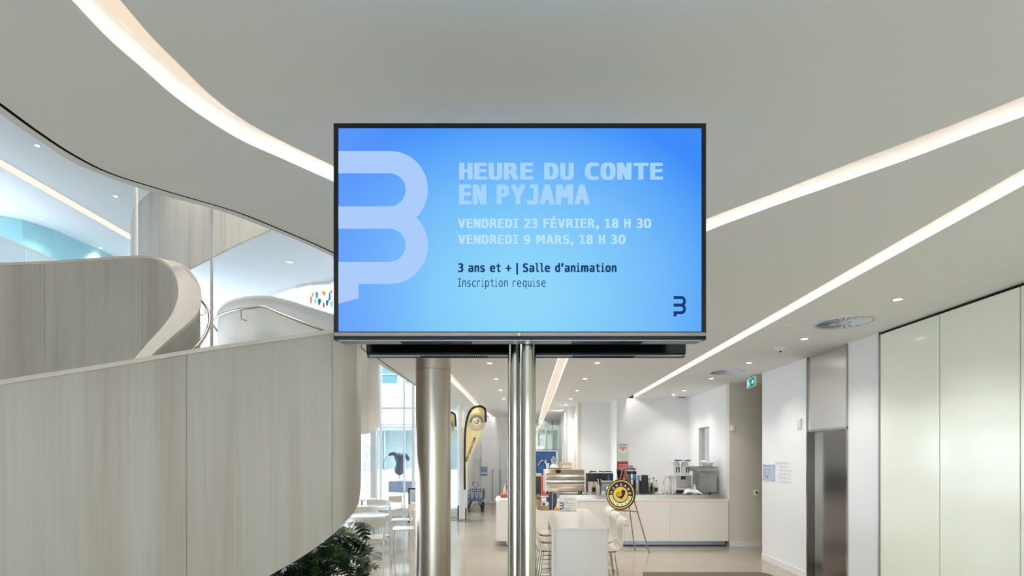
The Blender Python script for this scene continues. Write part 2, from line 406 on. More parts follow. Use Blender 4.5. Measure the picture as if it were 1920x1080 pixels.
m = vwall(None, (1.795, 16.3), (1.80, 16.6), 0, ZC, M_wall, side=1, t=.1); struct('trim_6', m, M_trim)
# far door wall
vwall('wall_far', (-1.4, 17.9), (.75, 17.9), 0, ZC, M_wall)
vwall('wall_far_side', (.75, 17.9), (.78, 19.7), 0, ZC, M_wall, side=1, t=.1)
vwall('wall_far_left', (-1.4, 15.3), (-1.4, 17.9), 0, ZC, M_wall, side=1, t=.1)
wdo = empty('double_door', (-.42, 17.87, 0), label='white double door with tall loop handles in the far wall', cat='door')
for k in range(2): obj('door_leaf', MB().box(-1.12+k*.7, -.43+k*.7, 17.84, 17.88, .01, 2.33), mat('door_white', (236,238,240), .5), wdo)
for x0, dr in ((-.73, 1), (-.44, -1)):
    m = MB().tube([(x0,17.84,.12),(x0,17.78,.12),(x0+dr*.02,17.76,.2),(x0,17.76,1.1),(x0,17.78,1.22),(x0+dr*.06,17.84,1.25)], .012); obj('handle', m, M_slate, wdo, smooth=True)
# far glazed wall and the room behind it
wf = struct('window_1', MB().box(.78, 1.9, 19.66, 19.74, 3.02, ZC).box(.78,1.9,19.66,19.74,0,.08).box(.78,.84,19.66,19.74,0,ZC).box(1.62,1.66,19.66,19.74,0,ZC).box(.78,1.9,19.66,19.74,2.0,2.04), M_trim)
obj('pane', MB().box(.84,1.62,19.69,19.70,.08,3.02).box(1.66,1.86,19.69,19.70,.08,3.02), M_glass, wf)
struct('wall_far_room', MB().box(-1, 3.2, 27.8, 28, 0, ZC).box(2.6,2.7,19.8,28,0,ZC), mat('room_greygreen', (196,202,196), .8))
for k in range(3):
    wn = struct('window_%d' % (5+k), MB().box(1.15+k*.42, 1.19+k*.42, 27.7, 27.78, 1.9, 3.0).box(1.47+k*.42,1.51+k*.42,27.7,27.78,1.9,3.0).box(1.15+k*.42,1.51+k*.42,27.7,27.78,2.96,3.02).box(1.15+k*.42,1.51+k*.42,27.7,27.78,1.86,1.92), M_trim)
    obj('blind', MB().box(1.19+k*.42,1.47+k*.42,27.72,27.75,1.92,2.96), mat('blind_white', (240,244,244), .6), wn)

# atrium: high ceiling, walls
mb = MB(); n = []
pl = [(-16,20.3),(-12.4,20),(-9.4,18.9),(-8.6,18.3),(-7.9,17.8),(-7.2,17.5),(-6.5,17.4),(-4.3,15.2),(-1.4,15.2),(-1.4,19.0),(9,19.0),(9,-6),(-16,-6)]
mb.prism(pl[::-1], 8.0, 8.2); struct('ceiling_atrium', mb, mat('atrium_white', (186,186,188), .9))
struct('wall_teal', MB().prism([(-13.6,12.55),(-13.3,12.5),(-12.9,12.75),(-12.62,13.3),(-12.45,14.7),(-12.4,15.6),(-12.7,15.6),(-12.75,14.7),(-12.9,13.3),(-13.2,13.0),(-13.6,12.9)][::-1], 5.6, 8.0), M_teal)
m = MB().box(-11.68,-11.64, 5, 11.98, 4.0, 6.77); 
glr = empty('glass_partition', (-11.66, 8, 4.0), label='pale glass partition in front of the teal wall upstairs', cat='partition')
for k in range(8): obj('glass_panel', MB().box(-11.68,-11.65, 4+1.9*k+.008, 4+1.9*(k+1)-.008, 4.0, 6.75), M_frost, glr)
obj('top_rail', MB().box(-11.70,-11.63, 4, 19.2, 6.75, 6.79), M_trim, glr)
struct('floor_gallery', MB().box(-16,-11.5,-6,20,3.4,4.0), M_wall)
st = empty('ceiling_light_strip', (-10.85, 12, 8.0), label='pale glowing strip in the high ceiling above the stair, seen through the opening', cat='light strip', group='recessed ceiling light strips')
m = MB(); m.box(-10.98,-10.72, 2, 14.5, 7.985, 7.998); obj('diffuser', m, emis('strip_high', (255,246,230), K*1.05), st)

# glazed façades
M_mull = mat('mullion_white', (250,250,250), .4)
def facade(name, p, q, z1, vm, hm, fr=.06, vis=None):
    a = Vector((p[0],p[1],0)); b = Vector((q[0],q[1],0)); L = (b-a).length; d = (b-a)/L; nrm = Vector((-d.y,d.x,0))
    def bar(s0, s1, z0, zz, t=.1):
        mm = MB(); o = a+d*s0-nrm*t/2; e_ = a+d*s1-nrm*t/2
        mm.add([o+Vector((0,0,z0)), e_+Vector((0,0,z0)), e_+nrm*t+Vector((0,0,z0)), o+nrm*t+Vector((0,0,z0)), o+Vector((0,0,zz)), e_+Vector((0,0,zz)), e_+nrm*t+Vector((0,0,zz)), o+nrm*t+Vector((0,0,zz))],
               [(0,3,2,1),(4,5,6,7),(0,1,5,4),(1,2,6,5),(2,3,7,6),(3,0,4,7)]); return mm
    m = MB(); m.merge(bar(0, L, 0, .12)); m.merge(bar(0, L, z1-.08, z1))
    root = struct(name, m, M_trim)
    for s_, w_ in vm: obj('mullion', bar(max(0,s_-w_/2), min(L,s_+w_/2), .12, z1-.08, t=.06), M_mull, root)
    for z_, w_ in hm: obj('transom', bar(0, L, z_-w_/2, z_+w_/2, t=.05), M_mull, root)
    cuts = [0]+sorted(s_ for s_, _ in vm if 0.05 < s_ < L-.05)+[L]; zc = [.12]+sorted(z_ for z_, _ in hm)+[z1-.08]
    for i in range(len(cuts)-1):
        for j in range(len(zc)-1): obj('pane', bar(cuts[i]+.01, cuts[i+1]-.01, zc[j]+.01, zc[j+1]-.01, t=.012), M_glass, root)
    return root
facade('window_2', (-4.3,15.2), (-1.4,15.2), 8.0, [(.18,.06),(.915,.05),(1.2,.09),(2.1,.05),(2.87,.06)], [(3.27,.06),(2.76,.03),(5.2,.05)])
facade('window_3', (-6.5,17.4), (-4.3,15.2), 8.0, [(.03,.06),(1.0,.05),(2.0,.05)], [(3.27,.06),(5.2,.05)])
cp = [(-16,20.3),(-12.4,20),(-9.4,18.9),(-7.9,17.8),(-7.2,17.5),(-6.5,17.4)]
for i in range(len(cp)-1):
    L = math.dist(cp[i], cp[i+1])
    facade('window_4' if i == 0 else 'window_%d' % (10+i), cp[i], cp[i+1], 8.0, [(.02,.05)]+([(L/2,.05)] if L > 1.6 else []), [(3.27,.06),(5.2,.05),(7.62,.03)])
struct('column_1', MB().box(-4.36,-4.20,14.9,15.1,0,8.0), M_trim)

# unseen rear and left enclosure: glazing added for daylight, walls closed to limit it
struct('wall_behind', MB().box(-16.2,9.1,-6.2,-6,2.7,8.2).box(-16.2,-3,-6.2,-6,0,2.7).box(3,9.1,-6.2,-6,0,2.7), M_wall)
facade('window_8', (3,-6.1), (-3,-6.1), 2.7, [(k*1.5,.08) for k in range(1,4)], [(2.2,.08)])
struct('wall_left', MB().box(-16.2,-16,-6,3,0,8.2), M_wall)
facade('window_9', (-16,3), (-16,20.3), 8.0, [(k*2.6,.08) for k in range(7)], [(3.4,.08),(3.8,.5)])
struct('wall_outer', MB().box(8.95,9.1,-6,30,0,8.0), M_wall)

# ---------------------------------------------------------------- outside
mb = MB(); gx, gy = 24, 14; vs = []; 
for j in range(gy+1):
    for i in range(gx+1):
        x = -18+18*i/gx; y = 15.35+8*j/gy
        base = .30+.11*(y-15.35); z = base+.05*math.sin(x*2.1+y)+.03*math.sin(y*3.3)
        vs.append((x, max(y, 15.35 if x > -4.3 else y), z))
fs = [(j*(gx+1)+i, j*(gx+1)+i+1, (j+1)*(gx+1)+i+1, (j+1)*(gx+1)+i) for j in range(gy) for i in range(gx) if not (vs[j*(gx+1)+i][0] > -1.6 or (vs[j*(gx+1)+i][0] < -4.4 and vs[j*(gx+1)+i][1] < 15.2-(vs[j*(gx+1)+i][0]+3.9) and vs[j*(gx+1)+i][0] > -6.6) or (vs[j*(gx+1)+i][0] <= -6.6 and vs[j*(gx+1)+i][1] < 19.2))]
mb.add(vs, fs); struct('ground_snow', mb, M_snow, smooth=True)
pd = empty('stone_pedestal', at(752, 925, 17.2), label='grey stone plinth under a heap of snow outside the window', cat='pedestal')
m = MB(); a = at(731, 902, 17.2); b = at(776, 930, 17.2); m.box(a.x, b.x+.1, 17.0, 17.8, .30, a.z); obj('plinth', m, mat('stone_grey', (150,156,172), .8, noise=.15), pd)
m = MB(); m.box(a.x+.3, b.x, 16.8, 17.0, .28, b.z+.12); obj('plinth_step', m, mat('stone_grey2', (140,146,162), .8), pd)
m = MB(); hv = []
for j in range(7):
    r = 1-j/6.5
    for i in range(14):
        t = 2*PI*i/14; hv.append(((a.x+b.x)/2+.05+.10*j*.3+r*.50*math.cos(t), 17.4+r*.38*math.sin(t), a.z-.01+.34*(1-r)**.6+.03*math.sin(3*t+j)))
fs = [(j*14+i, j*14+(i+1)%14, (j+1)*14+(i+1)%14, (j+1)*14+i) for j in range(6) for i in range(14)]+[tuple(84+i for i in range(14))]
m.add(hv, fs); obj('snow_cap', m, M_snow, pd, smooth=True)
# bronze torso
def torso():
    ox, oy = at(749,0,16.85).x, 16.85; oz = at(0,891,16.85).z; m = MB(); n = 20; vs = []
    rings = [(0,.04,.04),(.05,.13,.11),(.14,.185,.14),(.24,.18,.14),(.34,.14,.11),(.43,.125,.10),(.52,.15,.11),(.62,.19,.12),(.69,.18,.10),(.74,.10,.07),(.78,.04,.04)]
    for z, rx, ry in rings:
        for i in range(n):
            a = 2*PI*i/n; c_ = math.cos(a); s_ = math.sin(a); k_ = 1.0+(.10*math.cos(2*a-PI) if z < .3 else 0)
            vs.append((ox+rx*c_, oy+ry*s_*k_, oz+z))
    L_ = len(rings); m.add(vs, [(j*n+i, j*n+(i+1)%n, (j+1)*n+(i+1)%n, (j+1)*n+i) for j in range(L_-1) for i in range(n)]+[tuple(range(n))[::-1], tuple((L_-1)*n+i for i in range(n))])
    m.tube([(ox-.08,oy,oz+.68),(ox-.20,oy-.02,oz+.76),(ox-.30,oy-.05,oz+.74),(ox-.36,oy-.06,oz+.68)], [.075,.08,.06,.04], 12)
    m.tube([(ox+.08,oy,oz+.68),(ox+.20,oy+.02,oz+.70),(ox+.28,oy+.03,oz+.60),(ox+.30,oy+.03,oz+.50)], [.075,.085,.07,.045], 12)
    m.rod((ox,oy,oz-.12),(ox,oy,oz+.06),.02)
    o = obj('bronze_torso', m, M_bronze, base=(ox,oy,oz), smooth=True)
    r_ = o.modifiers.new('r','REMESH'); r_.mode = 'VOXEL'; r_.voxel_size = .018; r_.use_smooth_shade = True
    sm_ = o.modifiers.new('s','SMOOTH'); sm_.iterations = 4
    tag(o, 'dark bronze headless torso sculpture on the snowy plinth outside', 'sculpture')
torso()
# opposite building
bd = empty('opposite_building', (-5,22.5,0), label='white building with teal glazing across the snowy courtyard', cat='building')
M_bw = mat('building_white', (236,240,244), .8); M_bg = mat('building_glass', (176,190,188), .25); M_bt = mat('teal_glass', (96,142,154), .2)
obj('upper_wall', MB().box(-14, 1, 22.4, 23.4, 3.15, 11.5), M_bw, bd)
obj('soffit_band', MB().box(-14, 1, 22.5, 23.4, 2.95, 3.15), mat('soffit_grey', (196,198,200), .8), bd)
obj('lower_glazing', MB().box(-9.0, 1, 23.0, 23.3, .6, 2.95), M_bg, bd)
for x in (-6.3,-6.05,-5.1,-4.6,-3.2): obj('mullion', MB().box(x,x+.07,22.85,23.0,.6,2.95), mat('mullion_pale', (200,216,222), .4), bd)
obj('door_pull', MB().tube([(-6.0,22.8,.95),(-6.0,22.72,1.0),(-6.02,22.7,1.4),(-5.98,22.72,1.62),(-5.92,22.8,1.7)], .02), M_slate, bd, smooth=True)
for x0,x1,z0,z1 in ((-6.0,-5.3,5.15,5.9),(-4.9,-4.0,5.15,5.9),(-7.4,-6.6,5.15,5.9)):
    f = obj('window', MB().box(x0,x1,22.30,22.42,z0,z1), M_bt, bd)
    obj('sash', MB().box(x0,x1,22.26,22.31,(z0+z1)/2-.03,(z0+z1)/2), M_trim, f)
# bookshelf seen across the courtyard
bs = empty('bookshelf', (-6.7,22.0,.6), label='white bookcase of blue and red books behind the courtyard snow', cat='bookshelf')
BX0, BX1 = -7.5, -6.30; zs = [.85,1.2,1.55,1.9,2.25]
obj('back_panel', MB().box(BX0,BX1,22.28,22.32,.8,2.3), M_trim, bs)
for z in zs: obj('shelf_board', MB().box(BX0,BX1,22.0,22.275,z-.015,z+.013), M_trim, bs)
for x in (BX0, -7.1, -6.78, -6.53, BX1): obj('upright', MB().box(x-.012,x+.008,21.99,22.275,.8,2.3), M_trim, bs)
cols = {'blue':(86,126,176), 'red':(214,96,104), 'pale blue':(180,204,226), 'dark blue':(60,84,120)}
k = 0
for r_ in range(4):
    nb = 0
    for (xa, xb) in ((-6.77,-6.54),(-6.52,-6.31)):
        x = xa
        while x < xb-.05:
            cn = ['blue','pale blue','red','dark blue','blue'][(k*3+r_)%5]; w_ = random.choice([.05,.06,.07]); h_ = random.uniform(.2,.29)
            o = obj('book', MB().box(x, x+w_-.004, 22.04, 22.24, zs[r_]+.016, zs[r_]+.016+h_), mat('book_'+cn.replace(' ','_'), cols[cn], .6), base=(x,22.1,zs[r_]+.016))
            tag(o, cn+' book on the '+['lowest','second lowest','second highest','top'][r_]+' shelf across the courtyard, '+['first','second','third','fourth','fifth','sixth','seventh','eighth','ninth','tenth'][nb]+' visible from the left', 'book', 'books in the bookcase across the courtyard'); x += w_; k += 1; nb += 1
# coloured paper cut-outs on the high window
dec = empty('window_artwork', (-7,17.35,7.2), label='colourful cut-out shapes stuck on the high atrium window', cat='artwork')
for (px,py,wd,ht,c) in [(583,562,3,16,(200,60,80)),(594,553,6,14,(110,190,210)),(586,553,4,8,(250,200,120)),(591,565,4,10,(150,215,170)),(598,566,5,14,(40,140,200)),(601,564,4,10,(120,200,140)),(608,550,5,9,(245,150,50)),(604,548,3,6,(250,205,130)),(607,572,4,10,(200,80,110)),(613,568,5,12,(30,110,180)),(618,556,4,14,(30,140,200)),(621,547,4,5,(210,60,90)),(622,570,5,12,(130,210,170)),(616,563,3,8,(90,170,220))]:
    c_ = at(px,py,17.30); s_ = 17.3/907; m = MB()
    m.slab(c_, (1,0,0), (0,0,1), (0,-1,0), [(-wd*s_*.3,-ht*s_*.5),(wd*s_*.35,-ht*s_*.45),(wd*s_*.5,ht*s_*.1),(wd*s_*.2,ht*s_*.5),(-wd*s_*.45,ht*s_*.4),(-wd*s_*.5,0)], .01)
    obj('paper_shape', m, mat('paper_%d_%d_%d'%c, c, .6, emit=None), dec)

# ---------------------------------------------------------------- staircase guards
stair = empty('curved_staircase', (-3.2,5,0), label='sweeping curved staircase with pale wood veneer guards on the far side of the screen', cat='staircase')
def ribbon_mesh(inner, outer, i0, i1, ztopoff=0., zbot=None):
    m = MB(); n = i1-i0+1
    for i in range(i0, i1+1):
        a, b = inner[i], outer[i]
        m.v += [Vector((a[0],a[1],a[2]+ztopoff)), Vector((b[0],b[1],b[2]+ztopoff)), Vector((b[0],b[1],b[3])), Vector((a[0],a[1],a[3]))]
    for i in range(n-1):
        for k in range(4): m.f.append((4*i+k, 4*i+(k+1)%4, 4*(i+1)+(k+1)%4, 4*(i+1)+k))
    m.f.append((0,1,2,3)); m.f.append((4*(n-1)+3,4*(n-1)+2,4*(n-1)+1,4*(n-1))); return m
def offset(path, t):
    out = []
    for i, p in enumerate(path):
        a = path[max(i-1,0)]; b = path[min(i+1,len(path)-1)]; d = Vector((b[0]-a[0], b[1]-a[1])).normalized()
        n_ = Vector((-d.y, d.x))*t; out.append((p[0]+n_.x, p[1]+n_.y, p[2], p[3]))
    return out
def guard(name, face, back, seams_px, capm, label=None, ns=8, vm=None, capo=.012, caph=.03):
    """face/back lists of (x,y,ztop,zbot); the face looks at the camera; panels are split at the picture columns seams_px"""
    core = obj(name, ribbon_mesh(offset(face, .006), offset(back,-.006), 0, len(face)-1, ztopoff=-.01), vm or M_veneer, stair)
    if label: core['label'] = label
    pxs = [HX+F*p[0]/p[1] for p in face]; cut = [0]
    for s_ in seams_px:
        for i in range(cut[-1]+1, len(face)-1):
            if (pxs[i]-s_)*(pxs[i+1]-s_) <= 0: cut.append(i); break
    cut.append(len(face)-1)
    for a, b in zip(cut[:-1], cut[1:]):
        if b-a < 1: continue
        f2 = [list(p) for p in face[a:b+1]]
        for e_, q in ((0,1),(-1,-2)):
            d = Vector(f2[q][:2])-Vector(f2[e_][:2]); L = d.length; k_ = min(.004/L, .4)
            f2[e_] = [f2[e_][j]+(f2[q][j]-f2[e_][j])*k_ for j in range(4)]
        obj('veneer_panel', ribbon_mesh([tuple(p) for p in f2], offset([tuple(p) for p in f2], .005), 0, len(f2)-1, ztopoff=-.012), vm or M_veneer, core, smooth=True)
    fo = offset(face, -capo); bo = offset(back, capo)
    fo = [(p[0],p[1],p[2],p[2]-caph) for p in fo]; bo = [(p[0],p[1],p[2],p[2]-caph) for p in bo]
    obj('cap', ribbon_mesh(fo, bo, 0, len(fo)-1), capm, core, smooth=True)
    return core
def P4(px, Y, yt, yb): a = at(px,yt,Y); b = at(px,yb,Y); return (a.x, a.y, a.z, b.z)
# outer (front) guard
fr = catmull([P4(-420,2.45,790,1510), P4(-180,2.65,747,1470), P4(0,2.9,713,1410), P4(180,3.2,685,1290), P4(350,3.5,657,1178), P4(430,3.64,645,1124), P4(504,3.8,635,1080), P4(568,3.92,626,1043),
      P4(623,4.04,618,1003), P4(648,4.13,615,978), P4(665.5,4.27,612,958), P4(674,4.42,610,935), P4(677,4.6,608,905), P4(675,4.85,608,882), P4(668,5.2,610,862), P4(652,5.55,614,850), P4(628,5.9,622,845)], 8)
guard('outer_guard', fr, offset(fr, .12), [350, 627, 668], M_cap, ns=8)
# well guard
inn = [(-200,5.5,499),(-90,5.6,496),(0,5.75,492.5),(100,5.95,489),(200,6.1,482),(245,6.15,480),(267,6.15,479),(289,6.1,481),(307,6.0,489),(322,5.85,502),(331,5.65,520),(335,5.4,540),(334,5.2,560),(324,4.95,587),(307,4.7,611),(284,4.5,636),(254,4.25,671),(222,4.05,709),(185,3.85,752)]
ot = [None]*7+[(299,6.18,None),(322,6.0,None),(345,None,497.5),(362,None,514),(374,None,536),(377,None,556),(372,None,581),(352,None,605),(322,None,631),(283,None,666.5),(250,None,704),(212,None,747)]
fi, bo = [], []
for k,(px,Y,yt) in enumerate(inn):
    a = at(px,yt,Y); fi.append((a.x,a.y,a.z,a.z-1.7))
base_off = offset(fi, .2)
for k,(px,Y,yt) in enumerate(inn):
    if ot[k] is None: q = base_off[k]; bo.append(q)
    else:
        px2, Y2, yt2 = ot[k]; z = fi[k][2]
        if Y2 is None: Y2 = F*(z-E)/(HY-yt2)
        bo.append(((px2-HX)/F*Y2, Y2, z, z-1.7))
fi = catmull(fi, 6); bo = catmull(bo, 6)
guard('well_guard', fi, bo, [92, 267, 320], M_cap, capo=.004, caph=.035)
# rear guard with its rounded ends
rr = catmull([P4(415,9.0,600,812), P4(408,8.5,589,812), P4(411,8.15,581,812), P4(421,7.85,570,812), P4(437,7.65,562,812), P4(464,7.5,556,812), P4(487,7.43,555,812), P4(511,7.4,556,812), P4(545,7.36,564,812), P4(582,7.35,576,813),
      P4(621,7.38,588,814), P4(660,7.45,600,814), P4(690,7.65,612,813), P4(705,7.95,620,805), P4(712,8.35,630,797), P4(708,8.9,640,800)], 6)
guard('rear_guard', rr, offset(rr, .12), [693], M_trim, vm=mat('guard_white', (236,234,230), .5), capo=.015, caph=.04)
# top flight guard
tt = catmull([P4(256,10.9,452,560), P4(246,10.5,428,560), P4(245.5,10.1,408,558), P4(251,9.75,390,554), P4(262,9.5,377,549), P4(280,9.25,360,540), P4(304,9.05,345,528), P4(357,8.7,318,503), P4(435,8.2,280,462.5), P4(512,7.7,240,428), P4(600,7.3,196,385), P4(700,7.0,150,338)], 6)
guard('upper_guard', tt, offset(tt, .04), [304,364,434,500], M_cap, capo=.004)
# steps of the lower flight, between the outer and the well guard
for k in range(13):
    i = int(4+k*7.0); p = fr[i]; p2 = fr[min(i+6, len(fr)-1)]; q = Vector((-3.75, 4.85))
    a1 = Vector(p[:2]); a2 = Vector(p2[:2]); a1 += (q-a1)*.09; a2 += (q-a2)*.09
    b1 = a1+(q-a1)*.42; b2 = a2+(q-a2)*.42; z = max(p[3]+.25, .17)
    obj('step', MB().prism([tuple(a1),tuple(a2),tuple(b2),tuple(b1)], z-.16, z), M_wall, stair)
# handrails
hr = obj('handrail', MB().tube(catmull([tuple(at(*q)) for q in [(366,540,5.55),(377.8,562,5.35),(389,577.8,5.2),(393.3,593.3,5.05),(392.9,606.7,4.95),(386.7,624.4,4.8),(375.6,642.2,4.62),(364.4,654.4,4.5),(335,688,4.3)]], 6), .017, 12), M_steel, stair, smooth=True)
obj('bracket', MB().tube([at(372,590,5.15), at(380,591,5.12), at(385,588,5.1), at(385,577,5.18)], .006, 8), M_steel, hr, smooth=True)
hr = obj('handrail', MB().tube(catmull([tuple(at(*q)) for q in [(408,622,8.5),(400,610.4,8.3),(397,604.4,8.1),(404,595.6,7.9),(422,586.7,7.65),(449,580,7.42),(472.6,577,7.36),(494.8,576,7.33),(520,586,7.3),(552.6,599,7.27),(582,610.4,7.26),(607,619.5,7.26),(640,632,7.3)]], 4), .019, 10), M_steel, stair, smooth=True)
for a in (((452,582),(452,598),(463,601.5)), ((547.5,600),(547.5,612),(558,613.6))):
    obj('bracket', MB().tube([at(a[0][0],a[0][1],7.38), at(a[1][0],a[1][1],7.38), at(a[2][0],a[2][1],7.46)], .008, 8), M_steel, hr, smooth=True)
# hanger rods
for px, Y, t_ in ((255.5,6.9,'pale hanging rod left of the curved veneer guard'), (397,6.35,'pale hanging rod right of the curved veneer guard, crossing its handrail')):
    x = (px-HX)/F*Y; o = obj('hanger_rod', MB().cyl(x, Y, .0185, 0, 8.0, 16), mat('rod_paint', (240,236,232), .4), base=(x,Y,0), smooth=True); tag(o, t_, 'rod', 'hanging rods beside the stair')

# ---------------------------------------------------------------- columns
cx, cyy = (812.5-HX)/F*4.8, 4.8
co = empty('steel_column', (cx,cyy,0), label='thick brushed stainless steel column under the screen', cat='column')
obj('shaft', MB().cyl(cx,cyy,.1715,0,2.630,64), M_steel, co, smooth=True)
obj('upper_shaft', MB().cyl(cx,cyy,.1715,2.633,ZC,64), M_steel, co, smooth=True)
o = obj('round_column', MB().cyl(-1.445,13.7,.10,0,ZC,32), M_wall, base=(-1.445,13.7,0), smooth=True); tag(o, 'slim round white column beside the tall feather banner', 'column')

# ---------------------------------------------------------------- the double screen on its poles
stand = empty('screen_stand', (.035,1.73,0), label='pair of polished steel tubes carrying the two screens', cat='stand')
obj('pole', MB().cyl((988.6-HX)/F*1.70, 1.70, .0305, .02, 2.8, 40), M_chrome, stand, smooth=True)
obj('pole', MB().cyl((966.0-HX)/F*1.765, 1.765, .0272, .02, 2.8, 40), M_chrome, stand, smooth=True)
obj('base_plate', MB().box(-.3,.37,1.5,1.98,0,.02), M_steel, stand, bev=.004)
obj('mount_plate', MB().box(-.15,.22,1.665,1.67,2.3,2.7).box(-.15,.22,1.792,1.797,2.3,2.7), M_dark, stand)
Y0 = 1.607
def q3(px, py, Y=Y0): return at(px, py, Y)
tv = empty('television', (.026,1.63,2.18), label='large flat screen facing the viewer, showing the blue event notice', cat='television')
xl, xr, zt, zb = q3(625.5,0).x, q3(1324,0).x, q3(0,231).z, q3(0,637).z
sxl, sxr, szt, szb = q3(634,0).x, q3(1316,0).x, q3(0,239).z, q3(0,621.5).z
m = MB().box(xl,sxl,Y0,Y0+.028,zb,zt).box(sxr,xr,Y0,Y0+.028,zb,zt).box(sxl,sxr,Y0,Y0+.028,szt,zt).box(sxl,sxr,Y0,Y0+.028,zb,szb)
bz = obj('bezel', m, M_gloss, tv)
obj('back_case', MB().box(xl+.012,xr-.012,Y0+.028,Y0+.052,zb+.004,zt-.012), M_gloss, tv)
ch = obj('chin_bar', MB().box(xl+.002,xr-.002,Y0-.004,Y0,q3(0,630.5).z,q3(0,623.5).z), mat('chin_grey', (150,146,142), .3, .8), tv, bev=.001)
obj('underside', MB().box(xl+.014,xr-.014,Y0+.003,Y0+.052,zb-.003,zb+.001), mat('under_grey', (150,156,168), .35, .5), tv)
m = MB()
for x0, x1 in ((750,882),(1075,1206)):
    for k in range(34):
        x = q3(x0+(x1-x0)*k/33,0).x; m.box(x-.0022,x+.0022,Y0+.012,Y0+.050,zb-.0045,zb-.002)
obj('vent_slots', m, M_gap, tv)['kind'] = 'stuff'
# panel: the picture is a soft blue gradient
sm = bpy.data.materials.new('screen_picture'); sm.use_nodes = True; nt = sm.node_tree; nt.nodes.clear()
o_ = nt.nodes.new('ShaderNodeOutputMaterial'); e_ = nt.nodes.new('ShaderNodeEmission'); e_.inputs[1].default_value = K; tc = nt.nodes.new('ShaderNodeTexCoord')
vm = nt.nodes.new('ShaderNodeVectorMath'); vm.operation = 'SUBTRACT'; nt.links.new(tc.outputs['Generated'], vm.inputs[0]); vm.inputs[1].default_value = (.50,0,.17)
v2 = nt.nodes.new('ShaderNodeVectorMath'); v2.operation = 'MULTIPLY'; nt.links.new(vm.outputs[0], v2.inputs[0]); v2.inputs[1].default_value = (1.25,0,.86)
ln = nt.nodes.new('ShaderNodeVectorMath'); ln.operation = 'LENGTH'; nt.links.new(v2.outputs[0], ln.inputs[0])
rp = nt.nodes.new('ShaderNodeValToRGB'); r_ = rp.color_ramp; r_.elements[0].position = .08; r_.elements[0].color = (*lin((145,216,250)),1)
r_.elements[1].position = .82; r_.elements[1].color = (*lin((62,140,250)),1)
for p_, c_ in ((.30,(130,204,250)),(.50,(114,186,250)),(.68,(88,164,251))):
    k_ = r_.elements.new(p_); k_.color = (*lin(c_),1)
nt.links.new(ln.outputs['Value'], rp.inputs[0])
sp = nt.nodes.new('ShaderNodeSeparateXYZ'); nt.links.new(tc.outputs['Generated'], sp.inputs[0])
mr = nt.nodes.new('ShaderNodeMapRange'); mr.inputs['From Min'].default_value = .26; mr.inputs['From Max'].default_value = 0; mr.inputs['To Min'].default_value = 0; mr.inputs['To Max'].default_value = .55
nt.links.new(sp.outputs['X'], mr.inputs['Value'])
mx = nt.nodes.new('ShaderNodeMixRGB'); mx.inputs[2].default_value = (*lin((112,160,255)),1)
nt.links.new(mr.outputs[0], mx.inputs[0]); nt.links.new(rp.outputs[0], mx.inputs[1]); nt.links.new(mx.outputs[0], e_.inputs[0]); nt.links.new(e_.outputs[0], o_.inputs[0])
scr = obj('screen_panel', MB().box(sxl,sxr,Y0+.004,Y0+.02,szb,szt), sm, tv)
US, VS = (1,0,0), (0,0,1); YT = Y0+.003
def screen_text(mb, s, x0, x1, ytop, ybot, bold): a = q3(x0, ybot, YT); b = q3(x1, ytop, YT); fit_text(mb, s, a, US, VS, b.x-a.x, b.z-a.z, bold)
E_lt = emis('screen_title', (166,212,252), K); E_lt2 = emis('screen_dates', (186,228,252), K); E_dk = emis('screen_dark', (26,58,108), K)
m = MB(); screen_text(m, 'HEURE DU CONTE', 861, 1243, 304.5, 337.5, .045); screen_text(m, 'EN PYJAMA', 861, 1105, 346, 384 , .045); obj('title_lettering', m, E_lt, scr)
m = MB(); screen_text(m, 'VENDREDI 23 F\u00c9VRIER, 18 H 30', 859, 1221, 405.5, 430.5, .034); screen_text(m, 'VENDREDI 9 MARS, 18 H 30', 859, 1173, 440, 460.5, .034); obj('date_lettering', m, E_lt2, scr)
m = MB(); screen_text(m, '3 ans et + | Salle d\u2019animation', 859, 1156, 493, 515, .034); screen_text(m, 'Inscription requise', 859, 1023, 521.5, 542, .0); obj('notice_lettering', m, E_dk, scr)
def logo(L, tail, tz=797, lz=820):
    pts = [(L,148),(262,148)]
    for k in range(1, 19):       # outer upper arc to the notch
        a = -PI/2+k*(PI/2+math.asin(122.5/170.0))/19.0; pts.append((262+166*math.cos(a)*(1.0), 318+170*math.sin(a)))
    nx = pts[-1][0]
    for k in range(0, 20):
        a = -math.asin(122.5/170.0)+k*(PI/2+math.asin(122.5/170.0))/19.0; pts.append((262+166*math.cos(a), 563+170*math.sin(a)))
    pts += [(tail,733),(tail,tz),(L,lz),(L,636)]
    for k in range(13): a = PI/2-k*PI/12; pts.append((258+73*math.cos(a), 563+73*math.sin(a)))
    pts += [(L,490),(L,392)]
    for k in range(13): a = PI/2-k*PI/12; pts.append((258+73*math.cos(a), 319+73*math.sin(a)))
    pts += [(L,246)]
    return pts
m = MB(); pts = []
for u, v in logo(33, 123): p = q3(620+u/2.347, 220+v/2.347, YT); pts.append((p.x, p.y, p.z))
m.add(pts, [tuple(range(len(pts)))]); lg = obj('emblem', m, emis('screen_emblem', (172,204,252), K), scr); lg['label'] = 'large pale rounded emblem cut by the screen edge'
def small_logo(mb, x, y, w_, h_, Y, U=(1,0,0)):
    U = Vector(U); P_ = logo(-22, 90, 790, 815); us = [p[0] for p in P_]; vs = [p[1] for p in P_]
    u0,u1,v0,v1 = min(us),max(us),min(vs),max(vs); a = at(x,y,Y)
    pts = [a+U*((u-u0)/(u1-u0)*w_*Y/F)+Vector((0,0,-(v-v0)/(v1-v0)*h_*Y/F)) for u,v in P_]
    mb.add(pts, [tuple(range(len(pts)))])
